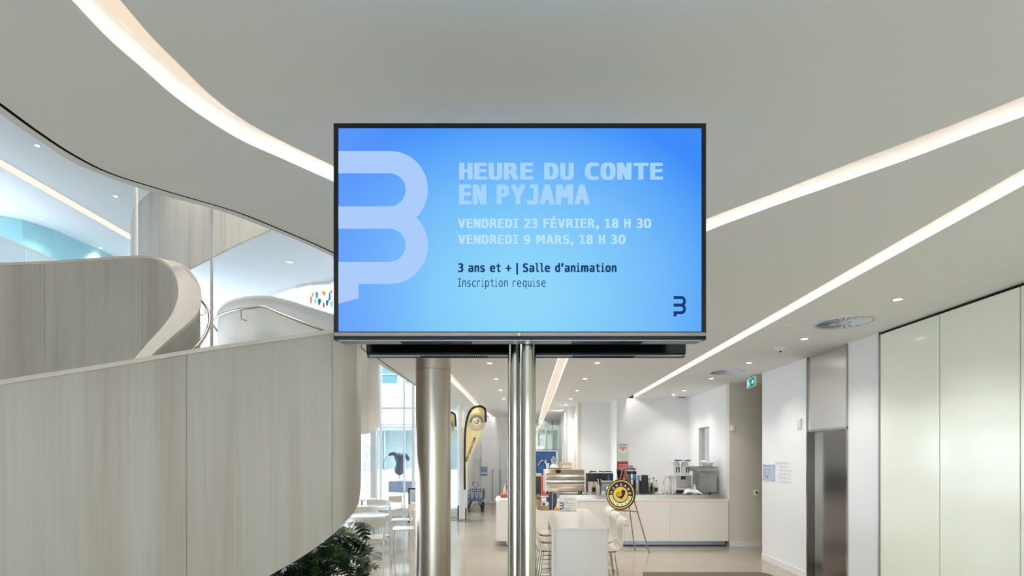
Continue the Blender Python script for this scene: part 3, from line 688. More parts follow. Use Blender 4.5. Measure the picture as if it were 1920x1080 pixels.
m = MB(); small_logo(m, 1263, 555, 23, 39, YT); lg = obj('emblem', m, E_dk, scr); lg['label'] = 'small dark rounded emblem in the corner'
m = MB(); a = q3(977, 629.3, Y0-.0045); fit_text(m, 'LG', a, US, VS, .0105, .0062, .02)
c_ = q3(973, 627, Y0-.0045); m.slab(c_, US, VS, (0,-1,0), [(.0045*math.cos(t*PI/8), .0045*math.sin(t*PI/8)) for t in range(16)], .0004)
obj('brand_lettering', m, mat('logo_white', (225,225,225), .4), ch)
# rear screen, seen from behind
Yr0, Yr1 = 1.829, 1.869
rx0, rx1 = at(686,0,Yr0).x, at(1287,0,Yr0).x
tv2 = empty('television', (.053,1.85,2.177), label='second screen mounted back to back behind the blue one, its black back showing below', cat='television')
rz0, rz1 = 2.177, 2.90
obj('back_case', MB().box(rx0,rx1,Yr0,Yr0+.03,rz0+.003,rz1), M_gloss, tv2, bev=.006)
obj('bezel', MB().box(rx0-.004,rx1+.004,Yr0+.03,Yr1+.01,rz0-.001,rz1+.005), M_dark, tv2)
obj('underside', MB().box(rx0+.01,rx1-.01,Yr0+.002,Yr1,rz0-.001,rz0+.002), mat('under_grey', (150,156,168), .35, .5), tv2)
obj('electronics_box', MB().box(rx0+.1,rx1-.27,Yr0-.028,Yr0,rz0+.05,rz1-.2), M_gloss, tv2, bev=.004)
m = MB()
for x0, x1 in ((788,912),(1076,1190)):
    for k in range(34): x = at(x0+(x1-x0)*k/33,0,Yr0).x; m.box(x-.0024,x+.0024,Yr0+.004,Yr1-.004,rz0-.003,rz0+.001)
obj('vent_slots', m, M_gap, tv2)['kind'] = 'stuff'
obj('screen_panel', MB().box(rx0+.01,rx1-.01,Yr1+.01,Yr1+.012,rz0+.03,rz1-.01), sm, tv2)

# ---------------------------------------------------------------- ceiling fittings
M_led = emis('downlight_led', (255,246,232), 6.0); M_ring = mat('downlight_ring', (196,194,192), .4)
DL = [(1683.5,561,'beside the large round air diffuser and the glass wall'),(1508,635.5,'between the elevator and the large air diffuser'),(1404.5,680,'above the far round diffuser, near the exit sign'),(1334,709.7,'at the café corner, left of the far round diffuser'),
      (1283,732,'over the café side wall, beside the slot vent'),(1263,740,'over the café back wall, left of the slot vent'),(1120,680.3,'first of the row right of the middle strip'),(1097,710,'second of the row right of the middle strip'),(1082,732,'third of the row right of the middle strip'),
      (1070,747.6,'fourth of the row right of the middle strip'),(1061,759.5,'fifth of the row right of the middle strip'),(1053,769.5,'sixth of the row right of the middle strip'),(918,681,'first of the row left of the poles'),(930,710.5,'second of the row left of the poles'),(938.5,731.4,'third of the row left of the poles'),(945,747.5,'fourth of the row left of the poles')]
proto = None
def make_dl():
    r = empty('downlight', (0,0,0), label='x', cat='downlight', group='round recessed downlights')
    ring = MB().lathe(0,0,[(.036,0),(.036,-.004),(.050,-.004),(.050,0)],28); obj('trim_ring', ring, M_ring, r, local=True, smooth=True)
    obj('lens', MB().cyl(0,0,.036,-.003,-.001,24), M_led, r, local=True)
    return r
def spot(x, y, z, pw):
    l = bpy.data.lights.new('downlight_beam', 'SPOT'); l.energy = pw; l.spot_size = 1.9; l.spot_blend = .9; l.shadow_soft_size = .05; l.color = (1,.95,.88)
    o = bpy.data.objects.new('downlight_beam', l); C.objects.link(o); o.location = (x,y,z); return o
proto = make_dl()
first = True
for px, py, lb in DL:
    p = onz(px, py, ZC); lab = 'small round recessed downlight '+lb
    if first: proto.location = p; proto['label'] = lab; d_ = proto; first = False
    else: d_ = copy_tree(proto, loc=p, label=lab)
    s_ = spot(0,0,-.02, SPOT_W*(3.5 if (p.y > 7.5 and p.x < 1.9) else 0.6 if p.y > 9.5 else 1.0)); s_.parent = d_
for px, py, lb in [(70,273,'nearest in the high atrium ceiling'),(217,368,'in the high atrium ceiling right of the pale strip'),(78,410,'in the high atrium ceiling just above the teal wall'),(189,465,'furthest in the high atrium ceiling')]:
    Y = F*(8.0-E)/(HY-py); p = at(px,py,Y); d_ = copy_tree(proto, loc=p, label='small round downlight '+lb); s_ = [c for c in d_.children if c.type == 'LIGHT'][0]; s_.data = s_.data.copy(); s_.data.energy = 20
for k,(x,y) in enumerate(((3.43,2.9),(3.37,1.4),(3.32,-.1))):     # the row along the glass wall goes on towards the viewer
    copy_tree(proto, loc=(x,y,ZC), label='round downlight by the glass wall, ' + ['first','second','third'][k]+' before the one beside the air diffuser')
# unseen lamps added in the atrium ceiling to brighten the stair guards
for k,(x,y) in enumerate(((-5.6,8.2),(-4.3,6.7),(-5.4,4.0),(-7.6,6.5),(-3.2,2.2))):
    d_ = copy_tree(proto, loc=(x,y,8.0), label='added unseen lamp high above the stair, ' + ['over the rear guard','over the middle of the flight','over the well guard','over the left landing','over the foot of the flight'][k]); s_ = [c for c in d_.children if c.type == 'LIGHT'][0]; s_.data = s_.data.copy(); s_.data.energy = (90,110,45,45,60)[k]
# round swirl diffusers
def diffuser(px, py, label):
    p = onz(px,py,ZC); r = empty('air_diffuser', p, label=label, cat='air vent', group='round swirl air diffusers')
    R_ = .275; m = MB().lathe(0,0,[(R_,0),(R_,-.012),(R_-.02,-.012),(R_-.02,-.004),(0.01,-.004)],48); obj('plate', m, mat('diffuser_white', (212,216,220), .4), r, local=True, smooth=True)
    for k in range(24):
        a = 2*PI*k/24; M_ = Matrix.Rotation(a,4,'Z'); b = MB().add([(.07,-.004,-.006),(.245,-.016,-.006),(.245,.016,-.016),(.07,.004,-.016)],[(0,1,2,3)])
        b.xf(M_); obj('vane', b, mat('vane_white', (226,232,238), .3), r, local=True)
        b = MB().add([(.075,-.006,-.0045),(.24,-.026,-.0045),(.24,-.014,-.0045),(.075,.0,-.0045)],[(0,1,2,3)]); b.xf(M_); obj('slot', b, mat('vane_shadow', (70,66,62), .8), r, local=True)
    obj('hub', MB().lathe(0,0,[(.05,-.004),(.05,-.016),(.03,-.02)],24), mat('diffuser_white', (0,0,0)), r, local=True, smooth=True)
diffuser(1582,604,'large round white swirl diffuser in front of the elevator')
diffuser(1362,697,'far round white swirl diffuser near the exit sign')
for px,py,lb in ((1478,610,'near the large swirl diffuser'),(1300.5,700,'between the right light strip and the far diffuser'),(1221,739,'close to the café back wall')):
    p = onz(px,py,ZC); o = obj('sprinkler_cover', MB().lathe(p.x,p.y,[(.042,ZC),(.042,ZC-.006),(.03,ZC-.008)],24), M_whitep, base=p, smooth=True); tag(o,'small white sprinkler cover disc '+lb,'sprinkler','sprinkler covers')
p = at(543,490,F*(8.0-E)/(HY-490)); o = obj('sprinkler_cover', MB().lathe(p.x,p.y,[(.11,8.0),(.10,7.97),(.05,7.95)],24), M_whitep, base=p, smooth=True); tag(o,'small disc in the high ceiling above the rear curved guard','sprinkler','sprinkler covers')
p = onz(1463,652,ZC); sd = empty('smoke_detector', p, label='white smoke detector hanging near the elevator top', cat='smoke detector')
obj('base', MB().lathe(p.x,p.y,[(.075,ZC),(.075,ZC-.012)],24), M_whitep, sd, smooth=True)
obj('body', MB().lathe(p.x,p.y,[(.06,ZC-.012),(.035,ZC-.045),(.02,ZC-.05)],24), M_whitep, sd, smooth=True)
obj('sensor', MB().cyl(p.x-.008,p.y-.02,.014,ZC-.062,ZC-.045,12), M_dark, sd)
p = onz(1278.5,744.7,ZC); o = obj('slot_vent', MB().box(p.x-.09,p.x+.09,p.y-.06,p.y+.06,ZC-.006,ZC), mat('vent_dark', (84,84,84), .6), base=p); tag(o,'small dark slot vent in the ceiling over the café','vent')
# exit sign
p0 = at(1400,707,F*1.41/(HY-706)); ysg = 9.3
ex = empty('exit_sign', (4.56,8.9,ZC), label='green running-man exit sign with white arrow hanging from the ceiling', cat='exit sign')
A_, B_ = at(1400,728,8.9), at(1415,724,8.45)
d = (B_-A_); d.z = 0; L = d.length; U = d/L; N = Vector((U.y,-U.x,0))
if N.x > 0: N = -N
ztop = at(1407,709,8.7).z; zbt = at(1407,727,8.7).z; hh = ztop-zbt
obj('housing', MB().slab(Vector((A_.x,A_.y,zbt)), U, Vector((0,0,1)), N, [(0,0),(L,0),(L,hh),(0,hh)], .03), M_whitep, ex)
obj('face', MB().slab(Vector((A_.x,A_.y,zbt))+N*.003, U, Vector((0,0,1)), N, [(.02,.015),(L-.02,.015),(L-.02,hh-.015),(.02,hh-.015)], .004), emis('exit_green', (0,150,140), K), ex)
m = MB(); O_ = Vector((A_.x,A_.y,zbt))+N*.0045; Vz = Vector((0,0,1))
m.slab(O_, U, Vz, N, [(L*.55,hh*.48),(L*.74,hh*.48),(L*.68,hh*.7),(L*.76,hh*.7),(L*.92,hh*.5),(L*.76,hh*.28),(L*.68,hh*.28),(L*.74,hh*.45),(L*.55,hh*.45)], .001)
m.slab(O_, U, Vz, N, [(L*.10,hh*.12),(L*.16,hh*.12),(L*.16,hh*.88),(L*.10,hh*.88)], .001); m.slab(O_, U, Vz, N, [(L*.16,hh*.82),(L*.42,hh*.82),(L*.42,hh*.88),(L*.16,hh*.88)], .001)
m.slab(O_, U, Vz, N, [(L*.24,hh*.68),(L*.31,hh*.68),(L*.31,hh*.77),(L*.24,hh*.77)], .001)
m.slab(O_, U, Vz, N, [(L*.22,hh*.40),(L*.33,hh*.42),(L*.44,hh*.56),(L*.42,hh*.60),(L*.32,hh*.54),(L*.30,hh*.65),(L*.20,hh*.62)], .001)
m.slab(O_, U, Vz, N, [(L*.22,hh*.42),(L*.29,hh*.42),(L*.26,hh*.28),(L*.20,hh*.12),(L*.16,hh*.14),(L*.20,hh*.28)], .001)
m.slab(O_, U, Vz, N, [(L*.28,hh*.42),(L*.34,hh*.42),(L*.42,hh*.30),(L*.46,hh*.15),(L*.41,hh*.15),(L*.36,hh*.28)], .001)
obj('pictogram', m, emis('exit_white', (240,250,250), K), ex)
obj('hanger', MB().cyl((A_.x+B_.x)/2,(A_.y+B_.y)/2+.02,.008,ztop,ZC,10), M_whitep, ex)

# ---------------------------------------------------------------- wall fittings
def on_right(px, py, off=0.0):
    k = (px-HX)/F; Y = (4.025-off)/(k-.0364); return at(px,py,Y)
UR = Vector((-.0364,-1,0)).normalized(); NR = Vector((-1,.0364,0)).normalized(); VZ = Vector((0,0,1))
def wall_box(name, x0, x1, y0, y1, t, m_, parent=None, base=False):
    a = on_right(x0, y1, t); b = on_right(x1, y0, t); a2 = on_right((x0+x1)/2, y1, t); h_ = (y1-y0)*a2.y/F; L = (Vector((b.x,b.y,0))-Vector((a.x,a.y,0))).length
    O_ = Vector((a.x,a.y,a2.z)); mm = MB().slab(O_, UR, VZ, NR, [(0,0),(L,0),(L,h_),(0,h_)], t)
    return mm, O_, L, h_
pb, O_, L, h_ = wall_box('x',1430,1451.5,871,901,.015,None)
dp = empty('directory_plaque', O_, label='small pale blue floor plan plaque with a dark screw in every corner', cat='sign')
obj('plate', pb, mat('plaque_blue', (186,200,220), .4, noise=.12, nscale=60), dp)
m = MB()
for u in (.06,.94):
    for v in (.05,.95): m.slab(O_+NR*.004, UR, VZ, NR, [(L*u+.009*math.cos(t*PI/4), h_*v+.009*math.sin(t*PI/4)) for t in range(8)], .004)
obj('screws', m, M_slate, dp)
m = MB()
for (u0,v0,u1,v1) in ((.15,.9,.7,.93),(.2,.2,.23,.7),(.2,.7,.6,.72),(.58,.45,.6,.7),(.3,.3,.7,.32),(.35,.5,.5,.52),(.3,.15,.32,.3),(.45,.1,.48,.3)):
    m.slab(O_+NR*.003, UR, VZ, NR, [(L*u0,h_*v0),(L*u1,h_*v0),(L*u1,h_*v1),(L*u0,h_*v1)], .002)
obj('plan_lines', m, M_slate, dp)
dt = empty('wall_lettering', on_right(1461,905), label='list of grey room names printed on the white wall by the elevator', cat='lettering')
m = MB()
for s_, xr_, yc in (('Espace adultes',1479.5,868),('Espace ados',1476,875),('Espace g\u00e9n\u00e9alogie',1483.5,881.5),('Gradins de lecture',1482.5,888.5),('Salle Piano-Clinic',1483,895.5),('Services municipaux',1486,903)):
    a = on_right(1461, yc+2.5, .004); b = on_right(xr_, yc-2.5, .004); fit_text(m, s_, a, UR, VZ, (Vector((b.x,b.y))-Vector((a.x,a.y))).length, 5*a.y/F, .0)
a = on_right(1454,869,.004); m.slab(a, UR, VZ, NR, [(0,0),(.02,.0),(.02,.02),(0,.02)], .002)
for k in range(16):
    t0, t1 = k*PI/8, (k+1)*PI/8; c_ = a+UR*.05+VZ*.0; m.add([c_+UR*.025*math.cos(t0)+VZ*.03*math.sin(t0), c_+UR*.025*math.cos(t1)+VZ*.03*math.sin(t1), c_+UR*.02*math.cos(t1)+VZ*.024*math.sin(t1), c_+UR*.02*math.cos(t0)+VZ*.024*math.sin(t0)], [(0,1,2,3)])
obj('letters', m, mat('letter_grey', (176,184,200), .7), dt)
pb, O_, L, h_ = wall_box('x',1492,1500,785,802,.03,None)
o = empty('wall_sensor', O_, label='white oblong sensor box on the wall beside the elevator', cat='sensor'); obj('case', pb, M_whitep, o, bev=.004); obj('cover', MB().slab(O_+NR*.008, UR, VZ, NR, [(L*.3,h_*.1),(L*.75,h_*.1),(L*.75,h_*.9),(L*.3,h_*.9)], .008), mat('sensor_white', (220,224,230), .3), o)
a = at(1370,808,YP); b = at(1376.5,797,YP); o = obj('chime_box', MB().box(a.x,b.x,YP-.035,YP,a.z,b.z), M_whitep, base=(a.x,YP,a.z), bev=.008); tag(o,'small white rounded box high on the beige corridor wall','sensor')
a = at(1413.5,930,YP); b = at(1421,919,YP); o = empty('thermostat', (a.x,YP,a.z), label='white thermostat with dark display low on the beige corridor wall', cat='thermostat')
obj('case', MB().box(a.x,b.x,YP-.025,YP,a.z,b.z), M_whitep, o, bev=.004); obj('display', MB().box(a.x+.025,b.x-.02,YP-.028,YP-.024,a.z+.05,b.z-.025), M_dark, o)
# far wall lettering and notices
m = MB()
for s_, x0, x1, yt, yb in (('Soci\u00e9t\u00e9',891.5,908,858.5,864),('d\u2019histoire',891.5,912,864.5,869.5),('de Drummond',891.5,922,870.5,875)):
    a = at(x0,yb,17.885); b = at(x1,yt,17.885); fit_text(m, s_, a, US, VS, b.x-a.x, b.z-a.z, .0)
wl = empty('wall_lettering', at(891,875,17.88), label='grey words Soci\u00e9t\u00e9 d\u2019histoire de Drummond on the far white wall', cat='lettering')
obj('letters', m, mat('letter_grey2', (168,172,180), .7), wl)
ps = empty('notice', at(901,892,17.87), label='small blue picture notice under the lettering on the far wall', cat='notice')
a = at(901,886,17.87); b = at(914,875,17.87); obj('picture', MB().box(a.x,b.x,17.825,17.835,a.z,b.z), mat('notice_blue', (150,176,206), .6, noise=.4, nscale=12), ps)
a = at(901,891.5,17.87); b = at(914,889,17.87); obj('caption_bar', MB().box(a.x,b.x,17.825,17.835,a.z,b.z), mat('notice_teal', (70,130,170), .6), ps)

# ---------------------------------------------------------------- café counter
ct = empty('cafe_counter', (2,9.5,0), label='long white café counter with a recessed dark plinth', cat='counter')
XL, XR, HB = -.31, sx(YP)-.01, .921
SEG = [XL, 1.30, 2.21, 3.10, XR]
lp = [(XL+.05,YP+.02),(XL,YP+.12),(XL,10.35),(1.30,10.35),(1.30,YP+.02)]
obj('body', MB().box(XL+.06,XR,YP+.03,10.3,.12,HB-.03), M_wall, ct)
for k in range(4): obj('front_panel', MB().box(SEG[k]+.002,SEG[k+1]-.002,YP,YP+.03,.11,HB-.03), M_white, ct)
obj('end_panel', MB().box(XL-.0,XL+.06,YP+.03,10.35,.11,HB-.03), M_white, ct)
obj('worktop', MB().prism([(XL-.02,YP+.08),(XL+.06,YP-.005),(XR,YP-.005),(XR,10.4),(XL-.02,10.4)], HB-.03, HB), M_white, ct, bev=.004)
obj('plinth', MB().box(XL+.2,XR-.05,YP+.07,10.2,0,.12), mat('plinth_dark', (60,66,80), .4), ct)
obj('kick_rail', MB().box(XL+.2,XR-.05,YP+.05,YP+.07,.03,.10), mat('kick_steel', (170,180,196), .3, .8), ct)
wt = empty('steel_worktop', (2.8,9.9,HB), label='raised stainless steel worktop along the café counter', cat='worktop')
SX0, SX1 = at(1050,0,9.6).x, at(1362,0,9.6).x; ZS = 1.006
obj('slab', MB().box(SX0,SX1,9.6,10.55,HB+.001,ZS), mat('worktop_steel', (206,202,198), .28, .9), wt, bev=.003)

def pxbox(x0, x1, yt, yb, Y, dep=0.3):
    a = at(x0,yb,Y); b = at(x1,yt,Y); return a.x, b.x, a.z, b.z
def root_on(px, Y, z, name, label, cat, group=None): return empty(name, ((px-HX)/F*Y, Y, z), label=label, cat=cat, group=group)
# espresso machine
Y = 9.75; z0 = ZS
r = root_on(1060,Y+.25,z0,'espresso_machine','wide chrome espresso machine with curved mirror back on the café counter','coffee machine')
x0, x1 = (1022-HX)/F*Y, (1098-HX)/F*Y; zt_ = at(0,881,Y).z
prof = [(Y+.10,z0+.04),(Y+.02,z0+.06),(Y+.0,z0+.12),(Y+.03,z0+.17),(Y+.0,z0+.22),(Y+.01,z0+.32),(Y+.05,z0+.38),(Y+.03,z0+.42),(Y+.10,zt_),(Y+.5,zt_),(Y+.5,z0+.04)]
m = MB(); n = len(prof); m.add([(x0+.02,p[0],p[1]) for p in prof]+[(x1-.02,p[0],p[1]) for p in prof], [tuple(range(n)), tuple(range(n,2*n))[::-1]]+[(i,n+i,n+(i+1)%n,(i+1)%n) for i in range(n)])
obj('mirror_body', m, M_chrome, r, smooth=True)
for xa in (x0, x1-.02): obj('side_panel', MB().box(xa,xa+.022,Y-.005,Y+.52,z0+.03,zt_+.005), mat('cream_steel', (222,216,204), .3, .3), r, bev=.006)
for xa in (x0+.05,x1-.08):
    for ya in (Y+.08,Y+.42): obj('foot', MB().cyl(xa,ya,.018,z0,z0+.05,12), M_dark, r)
obj('top_tray', MB().box(x0+.03,x1-.03,Y+.12,Y+.48,zt_,zt_+.008), M_steel, r)
zt2 = zt_+.012
def cup(px, Y, z, h, rr, label, cat='cup', lid=True, mm=None, group='paper cups'):
    x = (px-HX)/F*Y; r = empty('paper_cup', (x,Y,z), label=label, cat=cat, group=group)
    obj('cup_body', MB().lathe(x,Y,[(rr*.75,z),(rr,z+h)],18), mm or M_cream, r, smooth=True)
    if lid: obj('lid', MB().lathe(x,Y,[(rr*1.08,z+h),(rr*1.08,z+h+.012),(rr*.9,z+h+.025)],18), M_dark, r, smooth=True)
    else: obj('rim', MB().tube([(x+rr*math.cos(t*PI/8),Y+rr*math.sin(t*PI/8),z+h) for t in range(16)], .003, 6, True), M_cream, r)
    return r
cup(1027,9.95,zt2,.125,.037,'cream takeaway cup with black lid on top of the espresso machine')
# snowman-like figurine with a hat
Yf = 9.98; x = (1038-HX)/F*Yf; r = empty('figurine', (x,Yf,zt2), label='pale figurine wearing a wide grey hat on the espresso machine', cat='figurine')
M_fig = mat('figurine_white', (222,228,230), .5, noise=.15, nscale=30)
obj('figure_body', MB().lathe(x,Yf,[(.075,zt2),(.09,zt2+.03),(.07,zt2+.07),(.035,zt2+.10),(.045,zt2+.12),(.052,zt2+.15),(.045,zt2+.18)],18), M_fig, r, smooth=True)
obj('hat', MB().lathe(x,Yf,[(.08,zt2+.175),(.078,zt2+.185),(.05,zt2+.19),(.045,zt2+.215),(.02,zt2+.25),(.005,zt2+.27)],18), mat('hat_grey', (120,134,144), .7), r, smooth=True)
obj('face', MB().box(x-.018,x-.008,Yf-.056,Yf-.045,zt2+.155,zt2+.165).box(x+.008,x+.018,Yf-.056,Yf-.045,zt2+.155,zt2+.165).box(x-.01,x+.01,Yf-.056,Yf-.045,zt2+.135,zt2+.14), M_slate, r)
a0_ = (1050-HX)/F*10.0; a1_ = (1072-HX)/F*10.0; r = empty('wooden_tray', ((a0_+a1_)/2,10.0,zt2), label='small upright wooden tray of white shapes on the espresso machine', cat='tray')
obj('board', MB().box(a0_,a1_,10.04,10.06,zt2,zt2+.135), mat('tray_wood', (206,184,152), .5, noise=.1), r, bev=.004)
obj('lip', MB().box(a0_,a1_,9.98,10.05,zt2,zt2+.015), mat('tray_wood', (0,0,0)), r)
m = MB()
for k in range(8): xx = a0_+.06+.02*k; m.lathe(xx, 9.985+.005*(k%3), [(.01,zt2+.016),(.014,zt2+.035+.01*(k%2)),(.005,zt2+.06+.012*(k%3))], 8)
obj('white_pieces', m, M_whitep, r)
x = (1047-HX)/F*9.82; o = obj('pastry_dome', MB().lathe(x,9.82,[(.05,zt2),(.06,zt2+.02),(.03,zt2+.04)],16), mat('brown_wood', (150,110,70), .6), base=(x,9.82,zt2), smooth=True); tag(o,'small brown bowl upturned on the espresso machine','bowl')
# dark coffee brewer
Y = 10.15
x0,x1,_,_ = pxbox(1102,1150,0,0,Y); r = root_on(1126,Y+.1,ZS,'coffee_brewer','wide black coffee brewer on the counter left of the round sign','coffee machine')
zt_ = at(0,888,Y).z
obj('body', MB().box(x0,x1,Y,Y+.35,ZS+.12,zt_), M_dark, r, bev=.008); obj('base', MB().box(x0,x1,Y,Y+.35,ZS,ZS+.12), M_dark, r)
obj('blue_gauge', MB().box(x0+.42,x0+.46,Y-.004,Y,ZS+.15,zt_-.02), mat('gauge_blue', (60,100,160), .3), r)
obj('rail', MB().tube([(x0-.02,Y+.05,zt_+.01),(x1,Y+.05,zt_+.01)], .007), M_grey, r)
for xa, xb in ((x0+.08,x0+.2),(x0+.25,x0+.36),(x0+.37,x1-.01)): obj('lever', MB().tube([(xa,Y+.1,zt_+.045),(xb,Y+.1,zt_+.035)], .012), M_dark, r, smooth=True)
obj('knob', MB().lathe(x0+.07,Y+.1,[(.03,zt_),(.012,zt_+.04),(.008,zt_+.06)],12), M_dark, r, smooth=True)
# steel basket machine
Y = 9.95; Y = 9.84; x0,x1,_,_ = pxbox(1128,1149,0,0,Y); zt_ = at(0,906,Y).z
r = root_on(1138,Y+.1,ZS,'steel_container','square steel container with cups on its lid left of the round sign','container')
obj('body', MB().box(x0,x1,Y,Y+.25,ZS,zt_), M_grey, r, bev=.004); obj('lid', MB().box(x0-.01,x1+.01,Y-.01,Y+.26,zt_,zt_+.012), M_dark, r)
for k in range(5): obj('cup_top', MB().lathe(x0+.03+.045*k,Y+.06,[(.02,zt_+.012),(.024,zt_+.05)],10), M_whitep, r, smooth=True)
obj('tap', MB().tube([(x0-.01,Y+.03,zt_+.02),(x0-.012,Y,zt_+.06),(x0-.02,Y-.03,zt_+.075)], .008), M_whitep, r, smooth=True)
def bottle(px, Y, z, ht, rr, m_, label, cap=None, pump=False, group='bottles on the café counter', name='bottle', lab=None):
    x = (px-HX)/F*Y; r = empty(name, (x,Y,z), label=label, cat='bottle', group=group)
    if pump:
        obj('body', MB().lathe(x,Y,[(rr,z),(rr,z+ht*.5),(rr*.5,z+ht*.6),(rr*.4,z+ht*.68)],16), m_, r, smooth=True)
        obj('pump', MB().tube([(x,Y,z+ht*.66),(x,Y,z+ht),(x-.03,Y-.01,z+ht*.99)], .007, 8), cap or M_dark, r, smooth=True)
    else:
        obj('body', MB().lathe(x,Y,[(rr,z),(rr,z+ht*.55),(rr*.4,z+ht*.75),(rr*.35,z+ht*.93)],16), m_, r, smooth=True)
        obj('cap', MB().cyl(x,Y,rr*.45,z+ht*.93,z+ht,12), cap or M_dark, r, smooth=True)
    if lab: obj('label_band', MB().lathe(x,Y,[(rr*1.02,z+ht*.15),(rr*1.02,z+ht*.45)],16), lab, r, smooth=True)
    return r
M_syr = mat('syrup_amber', (196,186,160), .2); M_clr = mat('bottle_pale', (214,216,208), .15); 
bottle(1113.5,9.85,ZS,.30,.035,mat('bottle_grey', (150,148,140), .3),'grey pump bottle with black pump beside the coffee brewer',pump=True,lab=M_dark)
bottle(1122,9.82,ZS,.30,.035,M_syr,'amber pump bottle with white pump beside the coffee brewer',cap=M_whitep,pump=True)
bottle(1106,9.84,ZS,.20,.028,M_clr,'short pale bottle at the left foot of the coffee brewer',cap=M_slate)
x = (1132-HX)/F*9.7; r = empty('paper_cup', (x,9.7,ZS), label='white tub with bright blue lid beside the pump bottles', cat='tub'); r.name = 'tub'; WM[r.name] = Matrix.Translation(Vector((x,9.7,ZS)))
obj('tub_body', MB().lathe(x,9.7,[(.045,ZS),(.048,ZS+.07)],18), M_whitep, r, smooth=True); obj('lid', MB().lathe(x,9.7,[(.05,ZS+.07),(.05,ZS+.105)],18), mat('cyan_lid', (50,160,200), .4), r, smooth=True)
cup(1141,9.70,ZS+.0,.15,.045,'white paper cup half hidden by the round café sign',lid=False,mm=M_whitep)
x = (1110-HX)/F*9.95; o = obj('paper_stand', MB().box(x-.07,x+.12,10.0,10.02,ZS,ZS+.24), mat('pale_pink_paper', (222,206,204), .6), base=(x,10.0,ZS)); tag(o,'pale card standing behind the pump bottles','card')
# coffee grinder (dark hopper) and tall steel grinder
Y = 10.2; x = (1165-HX)/F*Y; r = empty('coffee_grinder', (x,Y,ZS), label='black coffee grinder whose flared hopper rises behind the round sign', cat='grinder')
zh = at(0,881,Y).z
obj('body', MB().box(x-.08,x+.08,Y-.02,Y+.25,ZS,ZS+.26), M_dark, r, bev=.01); obj('hopper', MB().lathe(x,Y+.08,[(.04,ZS+.26),(.085,zh-.02),(.095,zh-.02),(.095,zh)],20), mat('smoked_plastic', (40,42,50), .15), r, smooth=True)
Y = 10.1; x = (1186-HX)/F*Y; r = empty('coffee_grinder', (x,Y,ZS), label='tall cylindrical steel coffee urn with black collar right of the round sign', cat='coffee urn'); zh = at(0,889,Y).z
obj('drum', MB().lathe(x,Y+.1,[(.105,ZS),(.105,zh)],32), mat('urn_steel', (150,160,176), .25, .9), r, smooth=True)
obj('collar', MB().lathe(x,Y+.1,[(.108,zh),(.108,zh+.05),(.095,zh+.06)],32), M_dark, r, smooth=True)
obj('hopper', MB().lathe(x,Y+.1,[(.08,zh+.055),(.085,zh+.10)],24), M_clr, r, smooth=True); obj('lid', MB().lathe(x,Y+.1,[(.095,zh+.10),(.095,zh+.115),(.05,zh+.125)],24), M_dark, r, smooth=True)
obj('stem', MB().lathe(x-.02,Y+.1,[(.04,zh+.12),(.045,zh+.16)],16), M_clr, r, smooth=True); obj('stem_cap', MB().cyl(x-.02,Y+.1,.06,zh+.16,zh+.175,16), M_dark, r, smooth=True)
obj('band', MB().lathe(x,Y+.1,[(.107,zh-.11),(.107,zh-.09)],32), M_slate, r, smooth=True)
# black dispenser
Y = 9.9; x0,x1,_,zt_ = pxbox(1202.5,1216,891,0,Y); r = root_on(1209,Y,ZS,'dispenser','upright black dispenser box on the counter between the urn and the bottles','dispenser')
m = MB(); d = .2; m.add([(x0,Y,ZS),(x1+.02,Y,ZS),(x1,Y,ZS+.1),(x1-.01,Y,zt_),(x0,Y,zt_),(x0,Y+d,ZS),(x1+.02,Y+d,ZS),(x1,Y+d,ZS+.1),(x1-.01,Y+d,zt_),(x0,Y+d,zt_)], [(0,1,2,3,4),(9,8,7,6,5),(0,5,6,1),(1,6,7,2),(2,7,8,3),(3,8,9,4),(4,9,5,0)])
obj('body', m, M_dark, r, bev=.005); obj('head', MB().box(x0-.03,x0,Y,Y+d,zt_-.11,zt_-.005), mat('pale_blue_metal', (176,200,224), .3, .5), r)
for px, ht, m_, lb, dy in ((1197,.28,M_clr,'pale bottle behind the tall steel urn',.25),(1217.5,.30,M_syr,'amber bottle touching the black dispenser',.22),(1222,.22,mat('bottle_dark', (60,56,50), .2),'dark short bottle second from the black dispenser',.1),(1225,.32,M_clr,'tall clear bottle in the middle of the bottle group',.2),(1230.5,.27,M_clr,'clear bottle with dark label at the right of the group',.1)):
    bottle(px, 9.9+dy, ZS, ht, .034, m_, lb, lab=(M_dark if 'dark label' in lb else None))
o = obj('saucer', MB().lathe((1236-HX)/F*9.8,9.8,[(.05,ZS),(.09,ZS+.012)],20), M_whitep, base=((1236-HX)/F*9.8,9.8,ZS), smooth=True); tag(o,'flat pale dish lying between the bottles and the tap','dish')
